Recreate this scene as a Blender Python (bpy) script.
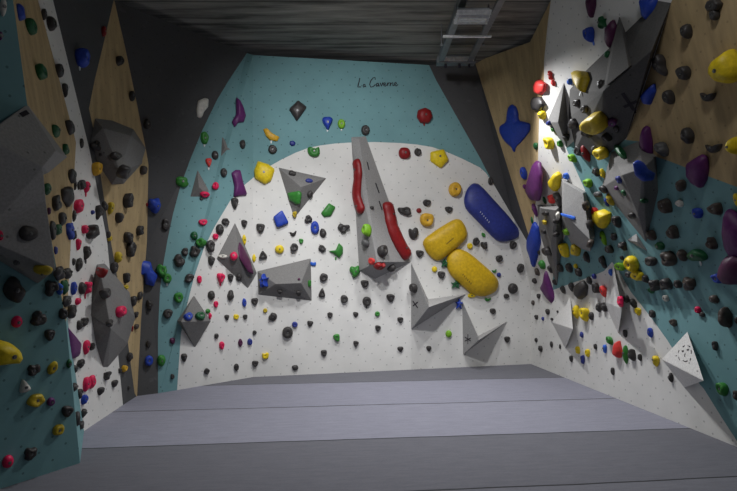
import bpy, bmesh, math, random
from mathutils import Vector, Matrix, noise
from mathutils.geometry import delaunay_2d_cdt
from mathutils.bvhtree import BVHTree

for o in list(bpy.data.objects): bpy.data.objects.remove(o, do_unlink=True)
SC = bpy.context.scene
COL = SC.collection
F, CX, HY, CH = 540.0, 368.5, 258.0, 1.65      # focal length in pixels, image centre, horizon row, eye height
TOP = 4.5

# ------------------------------------------------------------------ camera
cam = bpy.data.cameras.new('camera'); camo = bpy.data.objects.new('camera', cam); COL.objects.link(camo)
cam.sensor_width = 36; cam.lens = F/737*36; cam.shift_y = (HY-245.5)/737
camo.location = (0, 0, CH); camo.rotation_euler = (math.pi/2, 0, 0)
cam.clip_start = .05; SC.camera = camo

# ------------------------------------------------------------------ light and exposure
w = bpy.data.worlds.new('world'); SC.world = w; w.use_nodes = True
w.node_tree.nodes['Background'].inputs[0].default_value = (.80, .86, 1, 1)
w.node_tree.nodes['Background'].inputs[1].default_value = .06
SC.view_settings.view_transform = 'Standard'; SC.view_settings.look = 'None'
SC.view_settings.exposure = 0.0; SC.view_settings.gamma = 1.0
try: SC.view_settings.use_curve_mapping = False
except Exception: pass

def spot(name, loc, target, power, size, angle, blend, col=(.98, .985, 1)):
    l = bpy.data.lights.new(name, 'SPOT'); l.energy = power; l.shadow_soft_size = size
    l.spot_size = math.radians(angle); l.spot_blend = blend; l.color = col
    o = bpy.data.objects.new(name, l); COL.objects.link(o); o.location = loc
    o.rotation_euler = (Vector(target)-Vector(loc)).to_track_quat('-Z', 'Y').to_euler()
    return o
def area(name, loc, target, power, sx, sy, col=(.98, .985, 1)):
    l = bpy.data.lights.new(name, 'AREA'); l.energy = power; l.shape = 'RECTANGLE'; l.size = sx; l.size_y = sy; l.color = col
    o = bpy.data.objects.new(name, l); COL.objects.link(o); o.location = loc
    o.rotation_euler = (Vector(target)-Vector(loc)).to_track_quat('-Z', 'Y').to_euler()
    return o
spot('lamp_flood', (1.36, 5.80, 4.10), (.8, 5.6, 0), 310, .08, 108, 1.0)
spot('lamp_overhead', (-.6, 5.8, 4.25), (-1.0, 6.1, 0), 300, .16, 108, 1.0)
spot('lamp_grazing', (1.34, 6.75, 4.14), (2.25, 5.5, 0), 260, .04, 122, 1.0)
spot('lamp_ceiling_centre', (-.4, 3.9, 4.30), (-.1, 8.2, 2.15), 400, .14, 82, 1.0)
area('lamp_ceiling_front', (1.75, 3.1, 4.36), (.9, 3.5, 0), 16, .25, .25)

# ------------------------------------------------------------------ materials
def nodes(m):
    m.use_nodes = True
    return m.node_tree, m.node_tree.nodes['Principled BSDF']
def link(nt, a, b): nt.links.new(a, b)
def math_node(nt, op, a, b=None):
    n = nt.nodes.new('ShaderNodeMath'); n.operation = op
    for i, v in enumerate((a, b)):
        if v is None: continue
        if isinstance(v, (int, float)): n.inputs[i].default_value = v
        else: link(nt, v, n.inputs[i])
    return n.outputs[0]
def ramp(nt, fac, stops):
    r = nt.nodes.new('ShaderNodeValToRGB'); link(nt, fac, r.inputs[0])
    e = r.color_ramp.elements
    e[0].position, e[0].color = stops[0][0], (*stops[0][1], 1)
    e[1].position, e[1].color = stops[1][0], (*stops[1][1], 1)
    for p, c in stops[2:]:
        k = e.new(p); k.color = (*c, 1)
    return r.outputs[0]
def mixc(nt, fac, a, b, mode='MIX'):
    n = nt.nodes.new('ShaderNodeMix'); n.data_type = 'RGBA'; n.blend_type = mode
    for s, v in ((n.inputs[0], fac), (n.inputs[6], a), (n.inputs[7], b)):
        if isinstance(v, (int, float)): s.default_value = v
        elif isinstance(v, tuple): s.default_value = (*v[:3], 1)
        else: link(nt, v, s)
    return n.outputs[2]
def noise_tex(nt, scale, vec=None, detail=4, rough=.55):
    n = nt.nodes.new('ShaderNodeTexNoise'); n.inputs['Scale'].default_value = scale
    n.inputs['Detail'].default_value = detail; n.inputs['Roughness'].default_value = rough
    if vec is not None: link(nt, vec, n.inputs['Vector'])
    return n.outputs[0]
def mapping(nt, src, scale=(1, 1, 1), rot=(0, 0, 0)):
    m = nt.nodes.new('ShaderNodeMapping'); link(nt, src, m.inputs[0])
    m.inputs['Scale'].default_value = scale; m.inputs['Rotation'].default_value = rot
    return m.outputs[0]
def bump(nt, bs, h, strength, dist=.01):
    b = nt.nodes.new('ShaderNodeBump'); b.inputs['Strength'].default_value = strength; b.inputs['Distance'].default_value = dist
    link(nt, h, b.inputs['Height']); link(nt, b.outputs[0], bs.inputs['Normal'])

def wall_mat(name, col, wood=False, dots=.55, rough=.75):
    m = bpy.data.materials.new(name); nt, bs = nodes(m)
    tc = nt.nodes.new('ShaderNodeTexCoord'); uv = tc.outputs['UV']
    if wood:
        g = noise_tex(nt, 3.0, mapping(nt, uv, (3.5, .5, 1)), 6, .6)
        c = ramp(nt, g, [(.3, tuple(x*.78 for x in col)), (.7, tuple(min(1, x*1.2) for x in col))])
    else:
        g = noise_tex(nt, 1.6, uv, 5, .6)
        c = ramp(nt, g, [(.3, tuple(x*.9 for x in col)), (.7, tuple(min(1, x*1.07) for x in col))])
    # threaded bolt holes on a staggered grid
    mp = mapping(nt, uv, (1/.145, 1/.145, 1), (0, 0, math.radians(40)))
    jit = nt.nodes.new('ShaderNodeTexVoronoi'); jit.voronoi_dimensions = '2D'
    jit.inputs['Scale'].default_value = 1.0; jit.inputs['Randomness'].default_value = .22
    link(nt, mp, jit.inputs['Vector'])
    d = math_node(nt, 'LESS_THAN', jit.outputs['Distance'], .065)
    c = mixc(nt, math_node(nt, 'MULTIPLY', d, dots), c, tuple(x*.28 for x in col))
    # chalk and shoe scuffs
    s = ramp(nt, noise_tex(nt, 6, uv, 7, .7), [(.60, (0, 0, 0)), (.78, (1, 1, 1))])
    c = mixc(nt, math_node(nt, 'MULTIPLY', s, .10), c, (.16, .15, .15) if col[0] > .5 else (.6, .6, .6))
    link(nt, c, bs.inputs['Base Color']); bs.inputs['Roughness'].default_value = rough
    bs.inputs['Specular IOR Level'].default_value = .3
    bump(nt, bs, noise_tex(nt, 140, uv, 2), .15, .003)
    return m
WHITE = wall_mat('white_panel', (.74, .73, .70), dots=.5)
TEAL = wall_mat('teal_panel', (.165, .325, .345), dots=.6)
CHAR = wall_mat('charcoal_panel', (.076, .076, .079), dots=.3)
WOOD = wall_mat('birch_panel', (.46, .34, .18), wood=True, dots=.35)
CHAR2 = wall_mat('grey_panel', (.082, .082, .083), dots=.3)

def grit(name, col, rough=.85, scale=60):
    m = bpy.data.materials.new(name); nt, bs = nodes(m)
    tc = nt.nodes.new('ShaderNodeTexCoord')
    g = noise_tex(nt, scale, tc.outputs['Object'], 3)
    big = noise_tex(nt, 3, tc.outputs['Object'], 4)
    c = ramp(nt, g, [(.3, tuple(x*.86 for x in col)), (.7, tuple(x*1.12 for x in col))])
    c = mixc(nt, math_node(nt, 'MULTIPLY', big, .22), c, tuple(x*.7 for x in col))
    v = nt.nodes.new('ShaderNodeTexVoronoi'); v.inputs['Scale'].default_value = 7.5; v.inputs['Randomness'].default_value = .35
    link(nt, tc.outputs['Object'], v.inputs['Vector'])
    c = mixc(nt, math_node(nt, 'MULTIPLY', math_node(nt, 'LESS_THAN', v.outputs['Distance'], .07), .6), c, tuple(x*.2 for x in col))
    link(nt, c, bs.inputs['Base Color']); bs.inputs['Roughness'].default_value = rough
    bs.inputs['Specular IOR Level'].default_value = .25
    bump(nt, bs, g, .25, .004)
    return m
V_GREY = grit('grey_volume_grit', (.20, .195, .19))
V_SHADED = grit('shaded_volume_grit', (.105, .103, .10))  # volume grey darkened, shade of the unlit faces put into the colour
V_LIGHT = grit('light_volume_grit', (.32, .315, .31))
V_WHITE = grit('white_volume_grit', (.70, .69, .67))

def plastic(name, col, rough=.48):
    m = bpy.data.materials.new(name); nt, bs = nodes(m)
    tc = nt.nodes.new('ShaderNodeTexCoord')
    g = noise_tex(nt, 26, tc.outputs['Object'], 4)
    c = ramp(nt, g, [(.3, tuple(x*.8 for x in col)), (.75, tuple(min(1, x*1.15) for x in col))])
    link(nt, c, bs.inputs['Base Color']); bs.inputs['Roughness'].default_value = rough
    bs.inputs['Specular IOR Level'].default_value = .4
    bump(nt, bs, noise_tex(nt, 70, tc.outputs['Object'], 3), .35, .006)
    return m
COLS = {
 'K': ('black', (.042, .038, .037)), 'G': ('green', (.035, .21, .03)), 'E': ('dark green', (.008, .10, .03)),
 'L': ('lime green', (.20, .45, .02)), 'Y': ('yellow', (.78, .58, .015)), 'M': ('mustard', (.52, .38, .02)),
 'O': ('amber', (.70, .40, .03)), 'B': ('blue', (.018, .055, .40)), 'N': ('navy', (.028, .042, .24)),
 'S': ('bright blue', (.03, .13, .60)), 'R': ('red', (.24, .008, .010)), 'C': ('bright red', (.72, .045, .04)),
 'P': ('pinkish red', (.72, .012, .09)), 'A': ('yellow', (.60, .38, .010)), 'V': ('purple', (.115, .020, .125)), 'D': ('plum', (.085, .015, .06)),
 'W': ('white', (.66, .64, .58)), 'T': ('brown-grey', (.065, .05, .042)), 'Z': ('grey', (.10, .10, .10)),
}
MATS = {k: plastic(v[0].replace(' ', '_')+'_resin', v[1]) for k, v in COLS.items()}
def metal(name, col, rough=.4):
    m = bpy.data.materials.new(name); nt, bs = nodes(m)
    tc = nt.nodes.new('ShaderNodeTexCoord')
    c = ramp(nt, noise_tex(nt, 12, tc.outputs['Object']), [(.3, tuple(x*.8 for x in col)), (.7, col)])
    link(nt, c, bs.inputs['Base Color']); bs.inputs['Metallic'].default_value = .9; bs.inputs['Roughness'].default_value = rough
    return m
STEEL = metal('bolt_steel', (.22, .22, .22), .5)
GALV = metal('galvanised_steel', (.30, .31, .33), .45)
ALU = plastic('painted_gleam_metal', (.85, .86, .88), .35)  # near-white colour stands in for lamp reflections on bare aluminium
INK = plastic('black_ink', (.018, .014, .022), .7)
TAGW = plastic('white_tag_plastic', (.62, .66, .66), .5)

# ------------------------------------------------------------------ geometry helpers
def ray(px, py): return Vector(((px-CX)/F, 1.0, -(py-HY)/F))
EYE = Vector((0, 0, CH))
def P(px, py, X=None, Y=None, Z=None):
    d = ray(px, py)
    t = X/d.x if X is not None else (Y if Y is not None else (Z-CH)/d.z)
    return EYE+d*t
def proj(v):
    d = v-EYE
    return Vector((CX+F*d.x/d.y, HY-F*d.z/d.y))
def inpoly(p, poly):
    c = False; n = len(poly); j = n-1
    for i in range(n):
        a, b = poly[i], poly[j]
        if (a[1] > p[1]) != (b[1] > p[1]) and p[0] < (b[0]-a[0])*(p[1]-a[1])/(b[1]-a[1])+a[0]: c = not c
        j = i
    return c
def newobj(name, me, parent=None, mat=None, matrix=None):
    o = bpy.data.objects.new(name, me); COL.objects.link(o)
    if mat is not None: me.materials.append(mat)
    if parent is not None: o.parent = parent
    if matrix is not None: o.matrix_world = matrix
    return o
def tagit(o, label, cat, group=None, kind=None):
    o['label'] = label; o['category'] = cat
    if group: o['group'] = group
    if kind: o['kind'] = kind

TRIS = []       # (verts3, owner) of everything holds can sit on
def build_wall(name, label, facets, regions):
    """facets: list of (list of 3-D points, default material); regions: [(pixel polygon, material)] by priority"""
    pts, edges = [], []
    def addloop(poly):
        k = len(pts)
        for q in poly: pts.append(Vector((q[0], q[1])))
        for i in range(len(poly)): edges.append((k+i, k+(i+1) % len(poly)))
    fp = []
    for vs, m in facets:
        pp = [proj(v) for v in vs]; fp.append(pp); addloop(pp)
    for poly, m in regions: addloop(poly)
    out = delaunay_2d_cdt(pts, edges, [], 0, 1e-4)
    V2, FA = out[0], out[2]
    bm = bmesh.new(); uvl = bm.loops.layers.uv.new('UVMap'); cache = {}; mats = []
    planes = []
    for vs, m in facets:
        n = (vs[1]-vs[0]).cross(vs[2]-vs[0]).normalized()
        if n.dot(EYE-vs[0]) < 0: n = -n
        v = (Vector((0, 0, 1))-n*n.z).normalized(); u = v.cross(n)
        planes.append((vs[0], n, u, v))
    for f in FA:
        c = sum((V2[i] for i in f), Vector((0, 0)))/len(f)
        k = next((i for i, pp in enumerate(fp) if inpoly(c, pp)), None)
        if k is None: continue
        m = next((mm for poly, mm in regions if inpoly(c, poly)), facets[k][1])
        if m not in mats: mats.append(m)
        p0, n, u, v = planes[k]
        bv = []
        for i in f:
            if i not in cache:
                d = ray(V2[i].x, V2[i].y); t = (p0-EYE).dot(n)/d.dot(n)
                cache[i] = bm.verts.new(EYE+d*t)
            bv.append(cache[i])
        try: fc = bm.faces.new(bv)
        except ValueError: continue
        fc.material_index = mats.index(m)
        fc.normal_update()
        if fc.normal.dot(n) < 0: fc.normal_flip()
        for lp in fc.loops: lp[uvl].uv = (lp.vert.co.dot(u), lp.vert.co.dot(v))
    me = bpy.data.meshes.new(name); bm.to_mesh(me); bm.free()
    o = bpy.data.objects.new(name, me); COL.objects.link(o)
    for m in mats: me.materials.append(m)
    tagit(o, label, 'wall', kind='structure')
    for vs, m in facets:
        for i in range(1, len(vs)-1): TRIS.append(((vs[0], vs[i], vs[i+1]), o, name))
    return o

# ------------------------------------------------------------------ left wall
a0 = Vector((-3.49, 2.5, 0)); a1 = P(80, 463, Z=0); a2 = P(66, 322, X=-2.32); a3 = P(27, 103, X=-2.32)
a4 = P(13, 0, X=-2.32); a4 = a4+(a4-a3)*((TOP-a4.z)/(a4.z-a3.z)); a5 = Vector((-3.5, 1.7, TOP))
b1 = P(84, 431, Z=0); b2 = P(67, 316, X=-2.70); b3 = P(76, 142, X=-2.71); b4 = P(38, 0, X=-2.71)
b4 = b4+(b4-b3)*((TOP-b4.z)/(b4.z-b3.z))
c1 = P(123, 405, Z=0); c2 = P(107, 240, X=-2.76); c3 = P(90, 152, X=-2.76); c4 = P(53, 0, X=-2.76)
c4 = c4+(c4-c3)*((TOP-c4.z)/(c4.z-c3.z))
d1 = P(137, 396, Z=0); d2 = P(147, 245, X=-2.71); d3 = P(148, 160, X=-2.62); d4 = P(114, 0, Z=TOP)
e1 = P(160, 393, Z=0); e5 = P(247, 53, Z=TOP)
TEALARC = [(247, 53), (229, 80), (217, 100), (202, 131), (190, 160), (180, 188), (173, 214), (167.5, 240), (163, 266), (160, 290), (158, 330), (158, 394.5)]
teal_poly = TEALARC+[(178, 400), (430, 400), (430, 40), (260, 40)]
wood2 = [(114, -1), (124, 42), (132, 80), (137, 104), (146, 150), (148.5, 165), (147, 240), (141, 320), (137, 397.5), (134.6, 393), (128, 343),
         (121, 300), (115, 264), (110, 237), (101, 178), (94.7, 135), (89, 108.5), (94.7, 80), (103, 46)]
wall_left = build_wall('wall_left', 'folded climbing wall on the left in teal, birch, white and charcoal panels', [
    ([a0, a1, a2], TEAL), ([a0, a2, a3], TEAL), ([a0, a3, a4], TEAL), ([a0, a4, a5], TEAL),
    ([a1, b1, b2], TEAL), ([a1, b2, a2], TEAL), ([a2, b2, b3], WOOD), ([a2, b3, a3], WOOD), ([a3, b3, b4], WOOD), ([a3, b4, a4], WOOD),
    ([b1, c1, c2], WHITE), ([b1, c2, b2], WHITE), ([b2, c2, c3], WHITE), ([b2, c3, b3], WHITE), ([b3, c3, c4], WHITE), ([b3, c4, b4], WHITE),
    ([c1, d1, d2], CHAR2), ([c1, d2, c2], CHAR2), ([c2, d2, d3], CHAR), ([c2, d3, c3], CHAR), ([c3, d3, d4], CHAR), ([c3, d4, c4], CHAR),
    ([d1, e1, d2], CHAR2), ([d2, e1, e5], CHAR), ([d2, e5, d3], CHAR), ([d3, e5, d4], CHAR)],
    [(wood2, WOOD), (teal_poly, TEAL)])

# ------------------------------------------------------------------ back wall
f1 = P(253, 377, Z=0)
r1 = P(531, 364, Z=0); r2b = Vector((r1.x, r1.y, 1.15))
r4 = P(551, 0, Z=TOP); r7 = Vector((3.82, 1.5, 1.15)); r8 = Vector((3.82, 1.5, 0))
nn = (r4-r2b).cross(r7-r2b); _d = ray(531, 243); r2 = EYE+_d*((r2b-EYE).dot(nn)/_d.dot(nn))
def onback(px, py):
    n = (r1-f1).cross(Vector((0, 0, 1))); d = ray(px, py); t = (f1-EYE).dot(n)/d.dot(n); return EYE+d*t
f2 = onback(252, 55); g1 = onback(429, 65); g2 = onback(475, 62)
e1b = e1
ft = Vector((f1.x, f1.y, f2.z))
r3 = P(530, 42, Z=TOP)
WARC = [(177, 391), (181, 333), (187, 305), (194, 277), (204, 248), (215, 226), (230, 201), (245, 184.5), (262, 170.5), (281.5, 159.5), (296, 152.5), (308, 148), (320, 145.5),
        (335, 143.5), (351, 142.5), (375, 142), (400, 143), (417, 144.5), (432, 147), (448, 152.5), (463, 159), (480, 167.5), (486, 173), (492, 181.5), (510, 212), (524, 236), (529, 245)]
white_poly = WARC+[(540, 260), (540, 420), (177, 420)]
teal_top = [(240, 30), (429, 50), (429, 65), (436, 80), (480, 158), (493, 183), (400, 230), (170, 395), (150, 395)]
wall_back = build_wall('wall_back', 'back climbing wall, teal above a large white arch of panels', [
    ([e1, f1, ft], TEAL), ([e1, ft, e5], TEAL), ([f1, r1, g2], CHAR), ([f1, g2, g1], CHAR), ([f1, g1, ft], TEAL),
    ([r1, r2b, g2], CHAR), ([r2b, r2, g2], CHAR), ([r2, r3, g2], WOOD)],
    [(white_poly, WHITE), (TEALARC+[(120, 400), (120, 40)], CHAR), (teal_top, TEAL)])

# ------------------------------------------------------------------ right wall
r6 = Vector((r4.x-(nn.y*(1.5-r4.y))/nn.x, 1.5, TOP))
strip = [(500, -30), (551, -1), (548, 20), (544, 61), (544, 86), (541, 104), (539, 122), (538, 160), (536, 200), (531, 243), (500, 243)]
wood3 = [(672, 0), (657, 48), (640, 100), (626, 140), (640, 141.5), (657, 157), (669, 161), (707.5, 176), (737, 187), (5000, 1700), (5000, -3000), (760, -3000), (690, -60)]
teal3 = [(566, 148), (585, 190), (575, 215), (553, 262), (553, 290), (575, 282), (590, 277), (604, 271), (612, 262), (617, 268), (631, 292), (650, 316), (666.5, 339),
         (684, 366), (704, 389), (722, 418), (737, 441), (800, 530), (3000, 3600), (5000, 3600), (5000, 1700), (737, 187), (707.5, 176), (669, 161), (657, 157), (640, 141.5), (626, 140), (600, 138), (575, 140)]
wall_right = build_wall('wall_right', 'overhanging climbing wall on the right in white, teal and birch panels', [
    ([r1, r8, r7], WHITE), ([r1, r7, r2b], WHITE), ([r2b, r7, r2], WHITE), ([r2, r7, r6], WHITE), ([r2, r6, r4], WHITE), ([r2, r4, r3], WHITE)],
    [(strip, WOOD), (wood3, WOOD), (teal3, TEAL)])

# ------------------------------------------------------------------ floor and ceiling
def slab(name, label, z0, z1, poly, mat):
    bm = bmesh.new()
    lo = [bm.verts.new((x, y, z0)) for x, y in poly]; hi = [bm.verts.new((x, y, z1)) for x, y in poly]
    bm.faces.new(hi); bm.faces.new(lo[::-1])
    for i in range(len(poly)):
        j = (i+1) % len(poly); bm.faces.new((lo[i], lo[j], hi[j], hi[i]))
    bmesh.ops.recalc_face_normals(bm, faces=bm.faces)
    me = bpy.data.meshes.new(name); bm.to_mesh(me); bm.free()
    o = newobj(name, me, mat=mat); tagit(o, label, name, kind='structure'); return o
mf = bpy.data.materials.new('grey_carpet'); nt, bs = nodes(mf)
tc = nt.nodes.new('ShaderNodeTexCoord')
rot = mapping(nt, tc.outputs['Object'], (1, 1, 1), (0, 0, -math.atan(.1)))
sep = nt.nodes.new('ShaderNodeSeparateXYZ'); link(nt, rot, sep.inputs[0])
wob = math_node(nt, 'MULTIPLY', math_node(nt, 'SUBTRACT', noise_tex(nt, .9, tc.outputs['Object'], 2), .5), .05)
yy = math_node(nt, 'ADD', sep.outputs[1], wob)
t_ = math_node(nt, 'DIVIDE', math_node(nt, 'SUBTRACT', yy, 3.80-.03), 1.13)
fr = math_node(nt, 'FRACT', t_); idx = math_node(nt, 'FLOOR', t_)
seam = math_node(nt, 'LESS_THAN', math_node(nt, 'ABSOLUTE', math_node(nt, 'SUBTRACT', fr, .5)), .4915)
st = noise_tex(nt, 4, mapping(nt, rot, (1.0, 6, 1)), 8, .8)
fine = noise_tex(nt, 45, tc.outputs['Object'], 4, .8)
c = ramp(nt, st, [(.3, (.16, .16, .19)), (.7, (.25, .25, .285))])
c = mixc(nt, math_node(nt, 'MULTIPLY', fine, .6), c, (.11, .11, .13))
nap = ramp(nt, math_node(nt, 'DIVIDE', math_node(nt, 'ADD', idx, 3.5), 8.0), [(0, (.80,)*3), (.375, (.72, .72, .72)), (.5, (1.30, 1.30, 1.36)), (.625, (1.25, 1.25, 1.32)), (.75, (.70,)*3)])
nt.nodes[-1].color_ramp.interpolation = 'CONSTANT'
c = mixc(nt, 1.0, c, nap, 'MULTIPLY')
c = mixc(nt, seam, (.022, .022, .026), c)
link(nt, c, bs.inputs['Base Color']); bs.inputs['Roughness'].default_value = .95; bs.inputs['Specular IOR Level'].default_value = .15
bs.inputs['Sheen Weight'].default_value = .15
bump(nt, bs, math_node(nt, 'ADD', math_node(nt, 'MULTIPLY', fine, .4), seam), .5, .01)
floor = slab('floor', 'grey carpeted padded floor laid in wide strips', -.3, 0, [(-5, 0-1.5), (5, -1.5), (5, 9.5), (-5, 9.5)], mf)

mc = bpy.data.materials.new('board_formed_concrete'); nt, bs = nodes(mc)
tc = nt.nodes.new('ShaderNodeTexCoord')
gr = noise_tex(nt, 2.2, mapping(nt, tc.outputs['Object'], (.35, 3.2, 1)), 8, .65)
bl = noise_tex(nt, .8, tc.outputs['Object'], 3)
c = ramp(nt, gr, [(.36, (.07, .067, .060)), (.50, (.25, .24, .215)), (.68, (.42, .405, .36))])
c = mixc(nt, math_node(nt, 'MULTIPLY', bl, .5), c, (.07, .066, .058))
sp = nt.nodes.new('ShaderNodeSeparateXYZ'); link(nt, tc.outputs['Object'], sp.inputs[0])
br = math_node(nt, 'FRACT', math_node(nt, 'DIVIDE', sp.outputs[1], .62))
c = mixc(nt, math_node(nt, 'MULTIPLY', math_node(nt, 'LESS_THAN', br, .045), .7), c, (.03, .028, .025))
link(nt, c, bs.inputs['Base Color']); bs.inputs['Roughness'].default_value = .85
bump(nt, bs, gr, .6, .02)
ceiling = slab('ceiling', 'dark concrete ceiling with long board marks', TOP+.10, TOP+.35, [(-5, -1.5), (5, -1.5), (5, 9.5), (-5, 9.5)], mc)

# ------------------------------------------------------------------ marks drawn on surfaces
def bvh_all():
    vs, fs, own = [], [], []
    for t, o, nm in TRIS:
        k = len(vs); vs.extend(t); fs.append((k, k+1, k+2)); own.append((o, nm))
    return BVHTree.FromPolygons(vs, fs), own
def hit(bvh, px, py):
    d = ray(px, py).normalized(); r = bvh[0].ray_cast(EYE, d)
    if r[0] is None: return None
    n = r[1].normalized()
    if n.dot(d) > 0: n = -n
    return r[0], n, bvh[1][r[2]]
def ribbons(name, bvh, strokes, width, mat, parent):
    """painted strokes: pixel polylines laid onto the surface below as thin raised ink"""
    bm = bmesh.new()
    for s in strokes:
        pts = []
        for i in range(len(s)-1):
            k = max(1, int((Vector(s[i+1])-Vector(s[i])).length/1.5))
            for q in range(k): pts.append(Vector(s[i]).lerp(Vector(s[i+1]), q/k))
        pts.append(Vector(s[-1]))
        W = []
        for p in pts:
            h = hit(bvh, p.x, p.y)
            if h: W.append((h[0]+h[1]*.002, h[1]))
        prev = None
        for i, (p, n) in enumerate(W):
            t = (W[min(i+1, len(W)-1)][0]-W[max(i-1, 0)][0])
            if t.length < 1e-6: continue
            sd = t.normalized().cross(n)*width/2
            q = [bm.verts.new(p+sd), bm.verts.new(p-sd), bm.verts.new(p+sd+n*.002), bm.verts.new(p-sd+n*.002)]
            if prev:
                bm.faces.new((prev[2], prev[3], q[3], q[2])); bm.faces.new((prev[0], prev[2], q[2], q[0])); bm.faces.new((prev[3], prev[1], q[1], q[3]))
            prev = q
    bmesh.ops.recalc_face_normals(bm, faces=bm.faces)
    me = bpy.data.meshes.new(name); bm.to_mesh(me); bm.free(); me.materials.append(mat)
    o = bpy.data.objects.new(name, me); COL.objects.link(o); o.parent = parent
    if parent.type == 'MESH' and parent.location.length: o.matrix_parent_inverse = Matrix.Translation(-parent.location)
    return o
WB = bvh_all()

# ------------------------------------------------------------------ volumes
VOLS = []    # label, pixel outline centre, object
def volume(label, base, raised, mat, faces=None, ref=None, group='plywood volumes on the climbing walls', name='climbing_volume', cat='climbing volume', sink=.004, bev=.006):
    cxy = ref or (sum(b[0] for b in base)/len(base), sum(b[1] for b in base)/len(base))
    p0, n, own = hit(WB, *cxy)
    pts = []
    for b in base:
        h = hit(WB, b[0], b[1])
        if h is None:
            d = ray(b[0], b[1]); t = (p0-EYE).dot(n)/d.dot(n); q = EYE+d*t; nb = n
        else: q, nb = h[0], h[1]
        pts.append(q-nb*sink)
    for r in raised:
        d = ray(r[0], r[1]); t = (p0+n*r[2]-EYE).dot(n)/d.dot(n); pts.append(EYE+d*t)
    org = p0.copy()
    bm = bmesh.new(); vs = [bm.verts.new(p-org) for p in pts]
    if faces is None:
        r = bmesh.ops.convex_hull(bm, input=vs)
        bmesh.ops.delete(bm, geom=[v for v in bm.verts if not v.link_faces], context='VERTS')
        bmesh.ops.dissolve_limit(bm, angle_limit=math.radians(4), verts=bm.verts, edges=bm.edges)
    else:
        for f in faces: bm.faces.new([vs[i] for i in f])
    bmesh.ops.recalc_face_normals(bm, faces=bm.faces)
    bmesh.ops.triangulate(bm, faces=[f for f in bm.faces if len(f.verts) > 3])
    me = bpy.data.meshes.new(name); bm.to_mesh(me)
    o = newobj(name, me, mat=mat); o.location = org
    if bev:
        md = o.modifiers.new('bevel', 'BEVEL'); md.width = bev; md.segments = 2; md.limit_method = 'ANGLE'; md.angle_limit = math.radians(12)
    tagit(o, label, cat, group)
    for f in bm.faces: TRIS.append((tuple(v.co+org for v in f.verts), o, name))
    bm.free()
    VOLS.append((label, base+[(r[0], r[1]) for r in raised], o))
    return o

v_left = volume('large grey faceted volume at the left picture edge on teal panel',
    [(-60, 165), (28, 104), (68, 157), (49, 173), (38, 284), (-60, 225), (35, 180), (36, 262)],
    [(56, 151, .18), (43, 167, .36), (46, 201, .24), (56, 270, .30), (-17, 136, .36), (-18, 238, .26)], V_LIGHT,
    faces=[(12, 1, 8, 9), (0, 1, 12), (1, 2, 8), (8, 2, 3, 9), (12, 9, 10, 13), (13, 10, 11), (13, 11, 4), (5, 13, 4), (0, 12, 13, 5), (9, 3, 6), (9, 6, 10), (10, 6, 7), (10, 7, 11), (11, 7, 4), (0, 5, 4, 7, 6, 3, 2, 1)], ref=(10, 200))
v_birch = volume('dark grey faceted volume high on the birch panel of the left wall',
    [(95, 118), (112, 120), (134, 129), (146, 148), (143, 163), (124, 184), (112, 185), (97, 162), (91, 140)],
    [(120, 171, .16), (131, 136, .13), (103, 128, .10)], V_GREY, ref=(118, 150))
v_boat = volume('tall grey boat-shaped volume overlapping the narrow white left panel',
    [(97, 264), (105, 263), (130, 292), (136, 318), (128, 344), (108, 368), (103, 368), (96, 345), (91, 315), (93, 285)],
    [(111, 329, .17), (101, 273, .09), (127, 308, .12)], V_GREY, ref=(112, 315))
v_tri = volume('small light grey triangular volume on the teal band, upper left of back wall', [(222, 136), (233, 150), (220.5, 157)], [(225, 148, .04)], V_GREY)
v_tri2 = volume('grey triangular volume on the teal band with red hold on its foot', [(197.5, 169), (209, 190), (209, 197), (190, 197)], [(199, 187, .09)], V_GREY)
v_kite = volume('grey kite volume carrying a purple hold at the arch edge', [(235, 222), (216, 259), (248, 289), (257, 273)], [(238, 256, .15)], V_GREY, ref=(238, 258))
v_dia = volume('grey diamond volume holding blue and green holds near floor', [(194, 295), (177, 321), (195, 348), (211, 321)], [(181, 322, .15), (207, 321, .15)], V_GREY)
v_t8 = volume('grey triangular volume pointing down at the top of white arch', [(278, 167), (327, 178), (294, 219)], [(301, 187, .16)], V_GREY)
v_trap = volume('wide grey trapezoid volume in the middle of white arch', [(257, 271), (311, 258), (312, 301), (258, 295)], [(276, 284, .20), (301, 283, .20)], V_GREY)
v_col = volume('tall grey wedge column with two long red holds',
    [(351, 137), (366, 136), (411, 262), (375, 279), (359, 271)], [(359, 139, .10), (377, 262, .42)], V_LIGHT, ref=(375, 220))
v_sp1 = volume('grey spiked volume with ink cross, right below red hold column',
    [(411, 262), (428, 299), (467, 294), (411, 330)], [(429, 307, .42)], V_LIGHT, faces=[(0, 4, 3), (0, 1, 4), (1, 2, 4), (2, 3, 4), (0, 3, 2, 1)], ref=(420, 306))
v_sp2 = volume('lowest grey spiked volume on the right side of back wall',
    [(462, 300), (478, 336), (508, 321), (463, 355)], [(479, 340, .38)], V_LIGHT, faces=[(0, 4, 3), (0, 1, 4), (1, 2, 4), (2, 3, 4), (0, 3, 2, 1)], ref=(470, 336))
v_ra = volume('narrow grey shark-fin volume high at left of right wall', [(564, 81), (546, 123), (567, 149), (568, 120)], [(558, 122, .14)], V_GREY, ref=(560, 120))
v_rb = volume('huge shaded grey faceted volume on the upper right wall with ink cross',
    [(568, 118), (569, 90), (586, 70), (640, 22), (658, 0), (671, 2), (656, 48), (626, 139), (602, 160), (575, 150)],
    [(583, 140, .08), (603, 92, .34), (652, 50, .20), (612, 128, .14)], V_SHADED, ref=(605, 100))
v_rc = volume('thin shaded grey spire volume rising above the huge upper right volume', [(619, 16), (601, 80), (637, 62)], [(606, 86, .40), (629, 67, .40)], V_SHADED, ref=(618, 60))
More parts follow.
